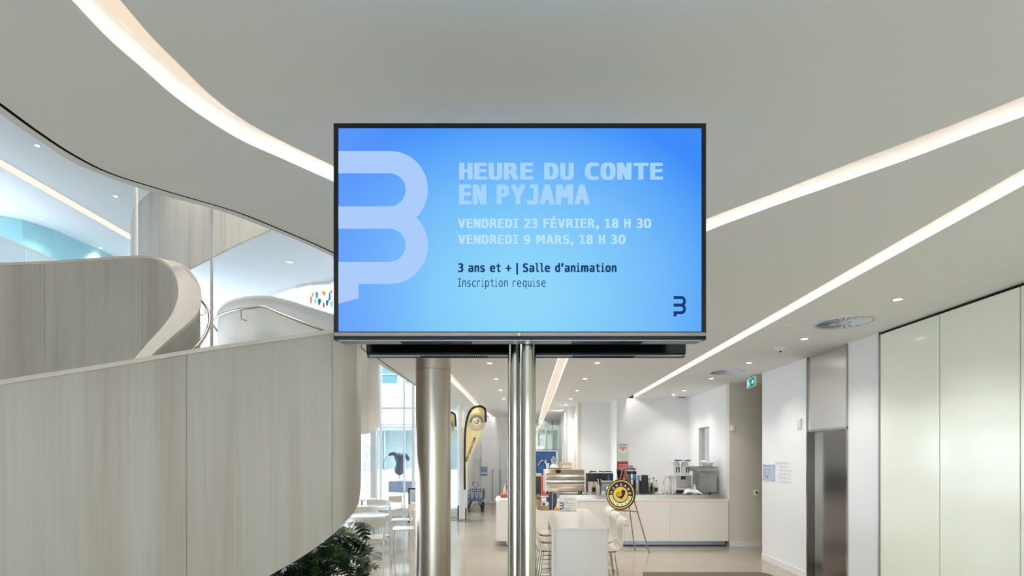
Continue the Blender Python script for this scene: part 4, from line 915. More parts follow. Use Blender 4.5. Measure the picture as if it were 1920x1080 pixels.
# tap
Y = 9.95; x = (1257-HX)/F*Y; r = empty('tap', (x,Y,ZS), label='curved chrome gooseneck tap on the café counter', cat='tap'); zt_ = at(0,894,Y).z
obj('spout', MB().tube(catmull([(x,Y,ZS),(x,Y,ZS+.2),(x-.02,Y,zt_-.02),(x-.07,Y,zt_),(x-.12,Y,zt_-.04),(x-.15,Y,zt_-.17)],5), .014, 12), M_chrome, r, smooth=True)
obj('handle', MB().cyl(x+.0,Y,.022,ZS+.05,ZS+.24,14), M_chrome, r, smooth=True)
for px, c_, nm in ((1243.5,(236,120,140),'pink'),(1250,(120,150,190),'blue'),(1254,(236,232,226),'white'),(1261,(230,224,220),'cream'),(1265,(200,120,120),'red')):
    x = (px-HX)/F*9.75; r = empty('small_bottle', (x,9.75,ZS), label='tiny %s-based bottle at the foot of the chrome tap' % nm, cat='bottle', group='tiny bottles at the tap')
    obj('body', MB().lathe(x,9.75,[(.022,ZS),(.022,ZS+.09),(.009,ZS+.12)],12), M_clr, r, smooth=True); obj('base_band', MB().lathe(x,9.75,[(.0225,ZS+.001),(.0225,ZS+.03)],12), mat('tiny_'+nm, c_, .5), r, smooth=True)
    obj('cap', MB().cyl(x,9.75,.011,ZS+.12,ZS+.15,10), M_whitep, r)
# slush machine
Y = 10.1; r = root_on(1279,Y,ZS,'slush_machine','white twin-bowl slush machine at the corner of the café','drinks machine')
X = lambda px, Y_=Y: (px-HX)/F*Y_
Zp = lambda py, Y_=Y: at(0,py,Y_).z
obj('base_unit', MB().box(X(1266),X(1297),Y,Y+.35,ZS+.06,Zp(891)), mat('slush_steel', (190,186,180), .25, .7), r, bev=.006)
obj('drip_tray', MB().box(X(1265),X(1296),Y-.09,Y,ZS+.07,ZS+.10), M_whitep, r); obj('tray_grill', MB().box(X(1267),X(1292),Y-.1,Y+.3,ZS,ZS+.06), M_dark, r)
obj('side_frame', MB().box(X(1265),X(1267.5),Y-.01,Y+.36,ZS,Zp(890)).box(X(1296),X(1298),Y-.01,Y+.36,ZS,Zp(890)).box(X(1258),X(1298),Y-.02,Y+.36,Zp(892),Zp(890)), M_whitep, r)
obj('logo_plate', MB().box(X(1276.5),X(1285.5),Y-.006,Y,Zp(899),Zp(893)), M_dark, r)
for xa, xb in ((1262,1279),(1282,1296)):
    xm = X((xa+xb)/2); rr_ = (X(xb)-X(xa))/2
    b_ = obj('bowl', MB().lathe(xm,Y+.15,[(rr_*.9,Zp(890)),(rr_,Zp(884)),(rr_,Zp(872)),(rr_*.8,Zp(867))],20), mat('bowl_clear', (226,228,230), .1), r, smooth=True)
    obj('bowl_lid', MB().box(xm-rr_*1.05,xm+rr_*1.05,Y-.01,Y+.33,Zp(866),Zp(861)), M_whitep, r, bev=.006)
    obj('lid_print', MB().box(xm-rr_*.7,xm+rr_*.7,Y-.012,Y-.008,Zp(864.5),Zp(861.8)), mat('lid_blue', (70,90,150), .5), r)
    obj('tap_handle', MB().box(xm-.035,xm-.02,Y-.03,Y-.0,Zp(886),Zp(877)).box(xm+.02,xm+.035,Y-.03,Y,Zp(886),Zp(877)).box(xm-.035,xm+.035,Y-.03,Y,Zp(878.5),Zp(876.5)), M_dark, r)
    obj('nozzle', MB().lathe(xm,Y-.02,[(.012,Zp(891)),(.03,Zp(886))],12), M_whitep, r, smooth=True)
# small containers right of the slush machine
bottle(1302.5,9.83,ZS,.22,.03,M_whitep,'white bottle with black top right of the slush machine',lab=M_dark)
bottle(1310,9.83,ZS,.20,.025,mat('bottle_blue', (90,130,180), .3),'blue spray bottle left of the big steel water boiler',lab=M_navy)
# cloth bag
Y = 9.61; m = MB(); vs = []; nx_, ny_ = 14, 6
for j in range(ny_+1):
    for i in range(nx_+1):
        u = i/nx_; v = j/ny_; xx = X(1283,Y)+(X(1320,Y)-X(1283,Y))*u; yy = Y+.15*v
        h_ = (.03+.11*math.sin(PI*min(1,u*1.15))**.6*(.8+.2*math.sin(7*u+3*v)))*math.sin(PI*(v*.8+.1)) if 0 < u < 1 else 0.0
        vs.append((xx, yy, ZS+.007+max(0,h_)))
m.add(vs, [(j*(nx_+1)+i, j*(nx_+1)+i+1, (j+1)*(nx_+1)+i+1, (j+1)*(nx_+1)+i) for j in range(ny_) for i in range(nx_)])
cl = mat('cloth_blue_white', (240,238,232), .8, rgb2=(150,190,232), nscale=5); o = obj('folded_cloth', m, cl, base=(X(1300,Y),Y,ZS), smooth=True); s_ = o.modifiers.new('s','SOLIDIFY'); s_.thickness = .004; tag(o,'crumpled white and blue cloth on the steel worktop','cloth')
# water boiler with filters on top
Y = 9.95; r = root_on(1327,Y,ZS,'water_boiler','tall grey steel water boiler against the café side wall','boiler')
x0, x1 = X(1310,Y), X(1344.5,Y); zt_ = Zp(875,Y)
obj('body', MB().box(x0+.02,x1,Y,Y+.4,ZS+.02,zt_-.10), mat('boiler_grey', (172,170,166), .35, .5), r, bev=.006); obj('head', MB().box(X(1306,Y),x1,Y-.05,Y+.42,zt_-.10,zt_-.006), mat('boiler_grey', (0,0,0)), r, bev=.006)
obj('top_plate', MB().box(X(1306,Y),x1,Y-.055,Y+.42,zt_-.006,zt_), M_slate, r); obj('side_rail', MB().box(X(1321,Y),X(1322.5,Y),Y-.008,Y,ZS+.02,zt_-.1), M_grey, r)
obj('tap', MB().tube([(X(1313,Y),Y,zt_-.12),(X(1313,Y),Y-.06,zt_-.13),(X(1313,Y),Y-.06,zt_-.17)], .012), M_chrome, r, smooth=True)
for xa in (x0+.04,x1-.04): obj('foot', MB().cyl(xa,Y+.05,.015,ZS,ZS+.03,10), M_dark, r)
x = X(1328,9.98); r = empty('filter_bowl', (x,10.02,zt_), label='white fluted bowl of coffee filters on top of the water boiler', cat='bowl')
obj('bowl', MB().lathe(x,10.02,[(.075,zt_),(.13,zt_+.085),(.125,zt_+.085),(.07,zt_+.008)],24), M_whitep, r, smooth=True)
obj('filters', MB().lathe(x-.08,10.02,[(.04,zt_+.06),(.07,zt_+.10),(.06,zt_+.12),(.03,zt_+.13)],9), M_whitep, r)
x = X(1331,9.72); r = empty('valve', (x,9.72,ZS), label='little blue valve handle lying in front of the water boiler', cat='valve')
obj('knob', MB().lathe(x,9.72,[(.02,ZS),(.03,ZS+.03),(.012,ZS+.06)],10), M_navy, r, smooth=True); obj('arm', MB().tube([(x-.06,9.72,ZS+.03),(x+.07,9.72,ZS+.035)], .008), M_slate, r, smooth=True)
# posters on the café wall
yw = 12.0
def wallY(px): return 12.07-.12*(((px-HX)/F*12-2.61)/1.75)
a = at(1157,864.5,12.04); b = at(1177.5,832,12.04); r = empty('poster', (a.x,12.04,a.z), label='pale green poster with a pink heart on the café back wall', cat='poster')
obj('sheet', MB().box(a.x,b.x,12.02,12.03,a.z,b.z), mat('poster_pale', (206,216,204), .7), r)
cx_, cz_ = (a.x+b.x)/2, a.z+(b.z-a.z)*.72
ht_ = [(0,-.07),(.075,.01),(.07,.05),(.035,.06),(0,.035),(-.035,.06),(-.07,.05),(-.075,.01)]
obj('heart', MB().slab((cx_,12.018,cz_), US, VS, (0,-1,0), ht_, .003), mat('heart_pink', (206,140,160), .7), r)
obj('white_shape', MB().slab((cx_+.0,12.0185,cz_-.03), US, VS, (0,-1,0), [(-.11,-.02),(0,-.1),(.1,-.04),(.09,0),(-.1,.02)], .002), M_whitep, r)  # white shape printed under the heart
m = MB(); fit_text(m, 'CAF\u00c9', (cx_-.08,12.016,a.z+.10), US, VS, .16, .02); m.box(cx_-.11,cx_+.11,12.016,12.019,b.z-.03,b.z-.018); obj('lettering', m, M_greyprint, r)
a = at(1157,897,12.04); b = at(1177.5,865.5,12.04); r = empty('poster', (a.x,12.04,a.z), label='red patterned poster below the heart poster on the café wall', cat='poster')
obj('sheet', MB().box(a.x,b.x,12.02,12.03,a.z,b.z), mat('poster_red', (196,60,70), .7, rgb2=(110,30,40), nscale=30), r)
obj('banner_print', MB().box(a.x+.04,b.x-.02,12.016,12.02,a.z+.19,b.z-.06), mat('poster_pink', (226,130,140), .7), r)
m = MB(); fit_text(m, 'Chocolat', (a.x+.05,12.014,a.z+.29), US, VS, .18, .05, .02); fit_text(m, 'chaud', (a.x+.07,12.014,a.z+.21), US, VS, .14, .05, .02); obj('lettering', m, M_whitep, r)
# blue display panel beyond the counter
Yp = 16.6; r = root_on(1025,Yp,0,'display_panel','blue starry display panel over a brick-red base beyond the counter','display panel')
x0,x1 = X(985,Yp), X(1044.5,Yp)
obj('frame', MB().box(x0,x1,Yp,Yp+.05,0,Zp(844.5,Yp)), M_trim, r)
obj('blue_print', MB().box(x0+.02,x1-.04,Yp-.006,Yp,Zp(891,Yp),Zp(846.5,Yp)), mat('print_blue', (52,98,164), .6, noise=.25, nscale=3), r)
obj('red_print', MB().box(x0+.02,x1-.04,Yp-.006,Yp,.3,Zp(892.5,Yp)), mat('print_red', (222,120,110), .6, noise=.15, nscale=6), r)
m = MB()
for k in range(26):
    xx = random.uniform(x0+.08,x1-.1); zz = random.uniform(Zp(885,Yp),Zp(850,Yp)); m.box(xx,xx+.012,Yp-.009,Yp-.006,zz,zz+.012)
tb = [at(px,py,Yp-.012) for px,py in ((1009,872),(1012,867),(1016,863),(1019,864))]; m.tube(tb, .02, 6)
m.slab(at(1024,866,Yp-.012), US, VS, (0,-1,0), [(-.04,-.05),(.04,-.05),(.06,0),(.02,.03),(-.04,.11),(-.03,.03),(-.07,.0)], .004)
obj('white_print', m, M_lightprint, r)

# ---------------------------------------------------------------- high table with its things
ht = empty('high_table', (.9,7.0,0), label='long glossy white high table with a solid rounded end panel', cat='table')
YN = 5.63
xa, xb = (1034.5-HX)/F*YN, (1143-HX)/F*YN; far = 7.66; xc, xd = xa+.055, xb+.072
def rcorner(c, p, q, r_=.07, n=6):
    c=Vector(c);p=(Vector(p)-c).normalized()*r_;q=(Vector(q)-c).normalized()*r_; out=[]
    for k in range(n+1): t=k/n; out.append(tuple(c+p*(1-t)**2+q*t**2))
    return out
A2, B2, C2, D2 = (xa,YN),(xb,YN),(xd,far),(xc,far)
pts = rcorner(A2,D2,B2)+rcorner(B2,A2,C2)+[C2,D2]
obj('top', MB().prism(pts, .92, .95), M_white, ht, smooth=True, bev=.006)
e2 = [(xa+.004,YN+.09)]+rcorner(A2,D2,B2,.085,8)+rcorner(B2,A2,C2,.085,8)+[(xb+.004,YN+.09)]
obj('end_panel', MB().prism(e2, 0, .92), M_white, ht, smooth=True)
obj('far_leg', MB().box(xc+.05,xd-.05,far-.06,far-.02,0,.92), M_white, ht)
ZT = .95
r = root_on(1064,7.32,ZT,'table_notice','white card with a navy emblem standing on the high table','notice card'); Y = 7.32
obj('card', MB().box(X(1048,Y),X(1080.5,Y),Y,Y+.006,ZT,Zp(932,Y)), mat('card_white', (232,224,218), .4), r); obj('foot', MB().box(X(1048.5,Y),X(1080,Y),Y,Y+.06,ZT,ZT+.006), mat('card_white', (0,0,0)), r)
m = MB(); small_logo(m, 1049.3, 942, 7.5, 14.5, Y-.002); obj('emblem', m, M_navy, r)
m = MB()
for x0_, x1_, y_ in ((1058,1076,936.5),(1058,1066,941.5),(1058,1079,944.5),(1058,1079,947.5),(1058,1073,952.5),(1058,1068,955.3)):
    x = x0_
    while x < x1_-.5:
        w_ = min(random.uniform(1.5,3.5), x1_-x); a = at(x,y_+.55,Y-.002); b = at(x+w_,y_-.55,Y-.002); m.box(a.x,b.x,Y-.003,Y-.001,a.z,b.z); x += w_+.8
obj('text_lines', m, M_greyprint, r)
def tray_obj(px, Y, w_, d_, h_, name, label, cat, m_, bev=.003, z=ZT):
    x = (px-HX)/F*Y; o = obj(name, MB().box(x-w_/2,x+w_/2,Y-d_/2,Y+d_/2,z,z+h_), m_, base=(x,Y,z), bev=bev); return tag(o,label,cat)
M_kraft = mat('kraft_paper', (190,158,120), .7, noise=.25, nscale=4, stretch=(1,1,30))
tray_obj(1020.5,7.42,.145,.07,.075,'napkin_block','stack of brown kraft napkins on the high table','napkins',M_kraft)
x = (1028-HX)/F*7.46; r = empty('tablet_holder',(x,7.46,ZT),label='black tilted tablet with blue edge standing on the high table behind the napkins',cat='tablet')
obj('slab', MB().box(X(1029,7.52),X(1035,7.52),7.50,7.54,ZT,Zp(922,7.52)).box(X(1024.4,7.52),X(1029,7.52),7.51,7.54,Zp(941,7.52),Zp(932,7.52)), M_dark, r, bev=.004)
x = (1039-HX)/F*7.48; r = empty('card_terminal',(x,7.48,ZT),label='black card terminal with pale blue side on the high table',cat='card terminal')
m = MB(); Y=7.48; m.add([(X(1036,Y),Y,ZT),(X(1041,Y),Y,ZT),(X(1044.5,Y),Y,ZT+.13),(X(1044.5,Y),Y,Zp(925,Y)),(X(1037,Y),Y,Zp(925,Y))]+[(a_,Y+.06,b_) for a_,b_ in ((X(1036,Y),ZT),(X(1041,Y),ZT),(X(1044.5,Y),ZT+.13),(X(1044.5,Y),Zp(925,Y)),(X(1037,Y),Zp(925,Y)))], [(0,1,2,3,4),(9,8,7,6,5)]+[(i,5+i,5+(i+1)%5,(i+1)%5) for i in range(5)])
obj('body', m, M_dark, r, bev=.004); obj('blue_side', MB().box(X(1035,Y),X(1036.6,Y),Y-.002,Y+.06,ZT,Zp(926,Y)), mat('side_blue', (140,176,226), .3), r)
tray_obj(1019.5,7.585,.04,.05,.10,'black_box','small black box behind the kraft napkins','box',M_dark)
x=(1044.5-HX)/F*7.40; o=obj('cookie_pile', MB().lathe(x,7.40,[(.05,ZT),(.045,ZT+.03),(.02,ZT+.055)],9), mat('cookie', (206,160,96), .7), base=(x,7.40,ZT)); tag(o,'small pile of golden snacks beside the white notice card','snack')
x=(1009.5-HX)/F*7.53; r=empty('snack_basket',(x,7.51,ZT),label='woven basket of wrapped snacks on the high table near the steel poles',cat='basket')
M_bask = mat('basket', (196,178,150), .7, noise=.3, nscale=20)
obj('basket', MB().lathe(x,7.53,[(.03,ZT),(.055,ZT+.16),(.05,ZT+.16),(.025,ZT+.01)],14), M_bask, r); obj('snacks', MB().lathe(x,7.53,[(.05,ZT+.14),(.045,ZT+.2),(.02,ZT+.24)],7), mat('snack_brown', (160,120,80), .6, noise=.4, nscale=20), r)
x=X(1007.5,9.8); o=empty('coffee_tin',(x,9.8,HB),label='tall black tin with a wooden lid left of the espresso machine',cat='tin')
obj('tin_body', MB().box(X(1000,9.8),X(1014,9.8),9.75,9.95,HB,Zp(893,9.8)), M_dark, o, bev=.005); obj('lid', MB().box(X(999,9.8),X(1015,9.8),9.74,9.96,Zp(893,9.8),Zp(888,9.8)), mat('tin_lid_wood', (214,186,146), .5), o)
# counter left end: pastries
x=(946-HX)/F*10.0; r=empty('pastry_basket',(x,10.0,HB),label='shallow basket of reddish pastries at the left end of the counter',cat='basket')
obj('basket', MB().lathe(x,10.0,[(.07,HB),(.11,HB+.05),(.10,HB+.05),(.06,HB+.01)],16), mat('copper', (170,110,80), .5), r, smooth=True)
for k in range(7): a_=k*.9; obj('pastry', MB().lathe(x+.06*math.cos(a_)*(k>0), 10.0+.05*math.sin(a_)*(k>0), [(.02,HB+.03),(.035,HB+.06),(.02,HB+.09)],8), mat('pastry', (196,120,90), .6), r, smooth=True)
bottle(950.5,10.15,HB,.34,.03,mat('brown_bottle', (120,90,66), .3),'tall brown patterned bottle behind the pastry basket',lab=M_kraft)
bottle(946.5,10.2,HB,.26,.028,M_whitep,'white bottle behind the pastry basket',cap=M_whitep)
# stools
M_seat = mat('stool_shell', (238,230,216), .3)
def make_stool():
    r = empty('bar_stool', (0,0,0), label='x', cat='stool', group='white shell stools along the high table')
    prof = [(.21,.655),(.19,.668),(.10,.662),(0,.652),(-.10,.655),(-.16,.68),(-.195,.73),(-.21,.80),(-.215,.90),(-.222,.98),(-.24,1.02),(-.265,1.035)]
    pr = catmull(prof, 3); m = MB(); W_ = 9; vs = []
    for (y,z) in pr:
        for i in range(W_):
            u = -1+2*i/(W_-1); hw = .20 if z < .75 else .19
            bend = .02*u*u; vs.append((hw*u, y+(bend if z > .72 else 0), z+(.015*u*u if z < .72 else 0)))
    n = len(pr); t = .014; vs2 = []
    for j,(y,z) in enumerate(pr):
        a = pr[max(j-1,0)]; b = pr[min(j+1,n-1)]; d = Vector((b[0]-a[0], b[1]-a[1])).normalized(); nn = Vector((d.y,-d.x))*-t
        for i in range(W_): v = vs[j*W_+i]; vs2.append((v[0], v[1]+nn.x, v[2]+nn.y))
    fs = [(j*W_+i, j*W_+i+1, (j+1)*W_+i+1, (j+1)*W_+i) for j in range(n-1) for i in range(W_-1)]; o = n*W_
    fs += [tuple(o+q for q in f[::-1]) for f in fs]
    for j in range(n-1):
        fs += [(j*W_, (j+1)*W_, o+(j+1)*W_, o+j*W_), (j*W_+W_-1, o+j*W_+W_-1, o+(j+1)*W_+W_-1, (j+1)*W_+W_-1)]
    for i in range(W_-1): fs += [(i, o+i, o+i+1, i+1), ((n-1)*W_+i, (n-1)*W_+i+1, o+(n-1)*W_+i+1, o+(n-1)*W_+i)]
    m.add(vs+vs2, fs); obj('seat_shell', m, M_seat, r, local=True, smooth=True)
    obj('seat_pad_frame', MB().box(-.13,.13,-.13,.13,.628,.642), M_dark, r, local=True)
    for sx_ in (-1,1):
        for sy_ in (-1,1): obj('leg', MB().tube([(sx_*.11,sy_*.11,.63),(sx_*.19,sy_*.20,.0)], .0075, 8), M_chrome, r, local=True, smooth=True)
    obj('footrest', MB().tube([(-.145,.15,.36),(.145,.15,.36),(.145,-.15,.36),(-.145,-.15,.36)], .006, 8, True), M_chrome, r, local=True, smooth=True)
    return r
sp_ = make_stool(); ords = ['nearest','middle','furthest']
spots = []
for k,(x_,Y) in enumerate(((1.125,5.95),(1.16,6.5),(1.19,7.05))): spots.append((x_, Y, -PI/2 + PI, 'right'))
for k,Y in enumerate((5.98,6.53,7.08)): spots.append((.49+.02*k, Y, -PI/2, 'left'))
for k,(x,y,rz,side) in enumerate(spots):
    lab = 'white shell stool, %s of three on the %s of the high table' % (ords[k%3], 'easel side' if side == 'right' else 'pole side')
    if k == 0: sp_.location = (x,y,0); sp_.rotation_euler = (0,0,rz); sp_['label'] = lab
    else: copy_tree(sp_, loc=(x,y,0), rz=rz, label=lab)

# ---------------------------------------------------------------- easel and round sign
ec = at(1166,0,8.6); eX, eY = ec.x, 8.62
ea = empty('easel', (eX,eY,0), label='tripod wooden easel holding the round café sign', cat='easel')
yaw = math.radians(-37); U = Vector((math.cos(yaw), math.sin(yaw), 0)); Bk = Vector((-U.y, U.x, 0))
if Bk.y < 0: Bk = -Bk
O3 = Vector((eX,eY,0)); topz = at(0,877,8.62).z
apex = O3+Bk*.10+VZ*topz
f1 = Vector(((1217-HX)/F*8.87, 8.87, 0)); f1 = onz(1217.5,1037,0); f2 = O3-U*.36+Bk*-.12; f2.z = 0
obj('leg', MB().rod(apex+U*.015, f1, .011, .013), M_wood, ea, smooth=True); obj('leg', MB().rod(apex-U*.015, f2, .011, .013), M_wood, ea, smooth=True)
obj('leg', MB().rod(apex, O3+Bk*.6, .010, .012), M_wood, ea, smooth=True)
ls = O3+VZ*at(0,957,8.6).z
obj('ledge', MB().rod(ls-U*.24-Bk*.03, ls+U*.30-Bk*.03, .013), M_wood, ea, smooth=True)
obj('brace', MB().rod(O3+U*-.1+Bk*.02+VZ*.55, O3+U*.13+Bk*.0+VZ*.55, .008), M_wood, ea, smooth=True)
def cafe_disc(parent, O, U, V, N, R, dark, yel, pale, letterm, back=True, t=.02, lines=True):
    def disc(r_, off, n=48, a0=0, a1=2*PI): return MB().slab(O+N*off, U, V, N, [(r_*math.cos(a0+(a1-a0)*k/n), r_*math.sin(a0+(a1-a0)*k/n)) for k in range(n)], .0008)
    def ring(r0, r1, off, a0, a1, n=40):
        m = MB()
        for k in range(n):
            t0 = a0+(a1-a0)*k/n; t1 = a0+(a1-a0)*(k+1)/n
            m.add([O+N*off+U*(r_*math.cos(t_))+V*(r_*math.sin(t_)) for r_,t_ in ((r0,t0),(r1,t0),(r1,t1),(r0,t1))], [(0,1,2,3)])
        return m
    if back: obj('board', MB().slab(O, U, V, N, [(R*math.cos(2*PI*k/64), R*math.sin(2*PI*k/64)) for k in range(64)], t), dark, parent)
    obj('outer_ring', ring(R*.86, R*.93, .002, 0, 2*PI, 64), yel, parent)
    if not back: obj('dark_ring', ring(R*.52, R*.80, .0018, 0, 2*PI, 64), dark, parent)
    obj('pale_band', ring(R*.56, R*.78, .0025, PI+.12, 2*PI-.12), pale, parent)
    obj('yellow_disc', disc(R*.50, .003), yel, parent)
    m = MB(); r5 = R*.50
    hp = []
    for a_,b_ in ((.05,.30),(.10,.50),(.28,.56),(.48,.50),(.60,.25),(.56,-.05),(.40,-.38),(.12,-.72),(-.15,-.55),(-.45,-.38),(-.30,-.36),(-.05,-.34),(.15,-.15),(.12,.10)): hp.append((a_*r5+.06*r5, b_*r5+.08*r5))
    m.slab(O+N*.0045, U, V, N, hp, .0008)
    sp = []
    for k in range(36): a_ = .2+k*.30; rr_ = r5*(.50-.0135*k); sp.append(O+N*.004+U*(rr_*math.cos(-a_+1.2)-.22*r5)+V*(rr_*math.sin(-a_+1.2)+.0*r5))
    m.tube(sp, [max(.0006, R*.028*(1-k/60)) for k in range(36)], 5)
    obj('heart_swirl', m, dark, parent)
    m = MB(); arc_text(m, 'MORGANE', O+N*.004, U, V, R*.565, PI*.955, PI*.045, R*.21, .03, xs=1.3); obj('name_lettering', m, letterm, parent)['kind'] = 'stuff'
    m = MB(); arc_text(m, 'CAF\u00c9', O+N*.004, U, V, R*.74, PI*1.29, PI*1.71, R*.15, .02, flip=True, xs=1.2)
    if lines:
        for s_ in (-1,1):
            for q in range(4): a_ = PI*1.5+s_*PI*(.30+.04*q); m.add([O+N*.004+U*(r_*math.cos(a_+d_))+V*(r_*math.sin(a_+d_)) for r_,d_ in ((R*.60,0),(R*.74,0),(R*.74,.03),(R*.60,.03))], [(0,1,2,3)])
    obj('small_lettering', m, dark, parent)
N_ = -Bk; sV = (VZ*.985+Bk*.17).normalized(); Ns = (N_*.985+VZ*.17).normalized()
Rr = .272; SO = O3+VZ*(at(0,955.5,8.6).z+Rr)-Bk*.045
rs = empty('round_sign', SO, label='round black and yellow café sign with a spiral heart, resting on the easel', cat='sign')
cafe_disc(rs, SO, U, sV, Ns, Rr, M_blackmat, M_gold, M_cream, mat('sign_white', (240,238,230), .6))

# ---------------------------------------------------------------- feather banners
def banner(dx, Yb, sc_, label, x_off):
    r = empty('feather_banner', (X(x_off,Yb),Yb,0), label=label, cat='banner', group='yellow feather banners')
    k = sc_
    def q(px, py): a = at(px,py,13.1); ox = X(873.5,13.1); return Vector((X(x_off,Yb)+(a.x-ox)*k, Yb, a.z*k))
    sleeve = [(871.5,918),(871,880),(871.4,822),(873,800.6),(875.7,785),(880.5,773),(886.5,765),(895,761.8),(902,762),(908,765.7),(910.2,772),(910.6,791.6)]
    sl = catmull([tuple(q(*p)) for p in sleeve], 4)
    obj('sleeve', MB().tube(sl, .03, 8), M_dark, r, smooth=True)
    edge = [(910.2,792),(903,811),(896,827),(889,841.6),(882,857),(876.5,870.5),(875.6,880),(874.8,902)]
    L_ = catmull([(q(*p).x,q(*p).z) for p in sleeve[1:]], 4); R_ = catmull([(q(*p).x,q(*p).z) for p in edge], 4)
    poly = L_+R_; m = MB(); m.add([(a_,Yb+.004*math.sin(a_*30+b_*3),b_) for a_,b_ in poly], [tuple(range(len(poly)))])
    bm = bmesh.new()
    o = obj('sail', m, M_yellow, r); bm.free(); s_ = o.modifiers.new('s','SOLIDIFY'); s_.thickness = .004
    c_ = q(893.5,791); c_.y = Yb-.012
    cafe_disc(r, c_, Vector((1,0,0)), VZ, Vector((0,-1,0)), .235*k, M_greyprint, M_yellow, M_lightprint, M_lightprint, back=False, lines=False)
    o2 = MB();
    for t_ in range(48):
        a0, a1 = 2*PI*t_/48, 2*PI*(t_+1)/48
        for r0, r1 in ((.225,.235),(.185,.19)): o2.add([c_+Vector((r_*k*math.cos(a_),0,r_*k*math.sin(a_))) for r_,a_ in ((r0,a0),(r1,a0),(r1,a1),(r0,a1))], [(0,1,2,3)])
    obj('print_rings', o2, M_greyprint, r)
    m = MB(); a = q(877.5,866); b = q(894,822); Ud = (b-a).normalized(); Vd = Vector((-Ud.z,0,Ud.x)); a.y = Yb-.012; fit_text(m, 'morgane.com', a, Ud, Vd, (b-a).length*1.0, .085*k, .01); obj('web_lettering', m, M_greyprint, r)
    px_ = q(873.5,918); obj('pole', MB().tube([(X(x_off,Yb),Yb,.15),(q(871.8,918).x,Yb,q(871.8,918).z)], .012, 10), M_grey, r, smooth=True)
    obj('base_spike', MB().cyl(X(x_off,Yb),Yb,.02,.01,.36*k,12), M_dark, r, smooth=True)
    obj('base_cross', MB().box(X(x_off,Yb)-.2,X(x_off,Yb)+.2,Yb-.02,Yb+.02,0,.012).box(X(x_off,Yb)-.02,X(x_off,Yb)+.02,Yb-.2,Yb+.2,0,.012), M_slate, r)
banner(0, 13.1, 1.0, 'tall yellow feather banner with dark sleeve, right of the slim white column', 873.5)
banner(0, 14.4, .985, 'yellow feather banner partly hidden behind the thick steel column', 821)
x = X(859,13.4); o = empty('banner_foot', (x,13.4,0), label='short black post on a flat plate beside the slim white column', cat='post')
obj('post', MB().cyl(x,13.4,.02,.012,.40,12), M_dark, o, smooth=True); obj('plate', MB().box(x-.22,x+.14,13.28,13.5,0,.012), M_slate, o)

# ---------------------------------------------------------------- garden wagon
Y = 15.2; xm = X(889.5,Y); wgn = empty('garden_wagon', (xm,Y,0), label='grey mesh garden wagon with a loop handle by the far door', cat='wagon')
M_wg = mat('wagon_grey', (84,98,120), .5, .2); hw = .265
obj('bed', MB().box(xm-hw,xm+hw,Y,Y+.9,.36,.40), M_wg, wgn)
m = MB()
for z in (.44,.66): m.tube([(xm-hw,Y,z),(xm+hw,Y,z),(xm+hw,Y+.9,z),(xm-hw,Y+.9,z)], .012, 6, True)
obj('side_rails', m, M_wg, wgn)
for k in range(5): xx = xm-hw+2*hw*k/4; obj('upright', MB().rod((xx,Y,.40),(xx,Y,.68),.009).rod((xx,Y+.9,.40),(xx,Y+.9,.68),.009), M_wg, wgn)
for k in range(1,5): obj('upright', MB().rod((xm-hw,Y+.9*k/5,.4),(xm-hw,Y+.9*k/5,.68),.009).rod((xm+hw,Y+.9*k/5,.4),(xm+hw,Y+.9*k/5,.68),.009), M_wg, wgn)
obj('mesh_liner', MB().box(xm-hw+.01,xm+hw-.01,Y+.01,Y+.014,.40,.6), mat('mesh_pale', (150,168,190), .6), wgn)
for sx_ in (-1,1):
    for yy in (Y+.12,Y+.75):
        m = MB().tube([(xm+sx_*.235,yy+.11*math.cos(t*PI/8),.13+.11*math.sin(t*PI/8)) for t in range(16)], .035, 8, True); wh = obj('wheel', m, M_dark, wgn, smooth=True)
        m = MB(); m.rod((xm+sx_*.20,yy,.13),(xm+sx_*.26,yy,.13),.03)
        for t in range(4): m.rod((xm+sx_*.235,yy,.13),(xm+sx_*.235,yy+.1*math.cos(t*PI/2),.13+.1*math.sin(t*PI/2)),.012)
        obj('hub', m, M_wg, wh)
    obj('axle_strut', MB().rod((xm+sx_*.2,Y+.12,.13),(xm+sx_*.1,Y+.15,.36),.015).rod((xm+sx_*.2,Y+.75,.13),(xm+sx_*.1,Y+.7,.36),.015), M_wg, wgn)
hz = lambda px, py: tuple(at(px,py,Y-.12))
obj('handle', MB().tube([(xm-.02,Y,.36), hz(889,932), hz(890.5,916), hz(897.5,908), hz(896,905.5), hz(887,904.5), hz(885.5,907), hz(889,912.5)], .011, 8), M_wg, wgn, smooth=True)

# ---------------------------------------------------------------- menu board
Y = 12.6; x0, x1 = X(765.5,Y), X(795,Y); zb_ = at(0,915,Y).z
mbn = empty('menu_board', ((x0+x1)/2,Y,0), label='black framed sandwich menu board standing beside the thick steel column', cat='menu board')
m = MB().box(x0,x0+.03,Y,Y+.03,.03,zb_).box(x1-.03,x1,Y,Y+.03,.03,zb_).box(x0,x1,Y,Y+.03,zb_-.035,zb_).box(x0,x1,Y,Y+.03,.06,.09)
obj('frame', m, M_dark, mbn); obj('panel', MB().box(x0+.03,x1-.03,Y+.01,Y+.02,.09,zb_-.035), mat('menu_paper', (214,220,224), .5), mbn)
m = MB()
for k in range(14): m.box(x0+.09,x0+.13+.16*random.random(),Y+.006,Y+.01,.2+.045*k,.212+.045*k)
obj('text_lines', m, mat('menu_text', (170,176,182), .7), mbn)
obj('rear_leg', MB().rod((x0+.02,Y+.03,zb_-.03),(x0+.0,Y+.4,0),.014).rod((x1-.02,Y+.03,zb_-.03),(x1,Y+.4,0),.014), M_dark, mbn)

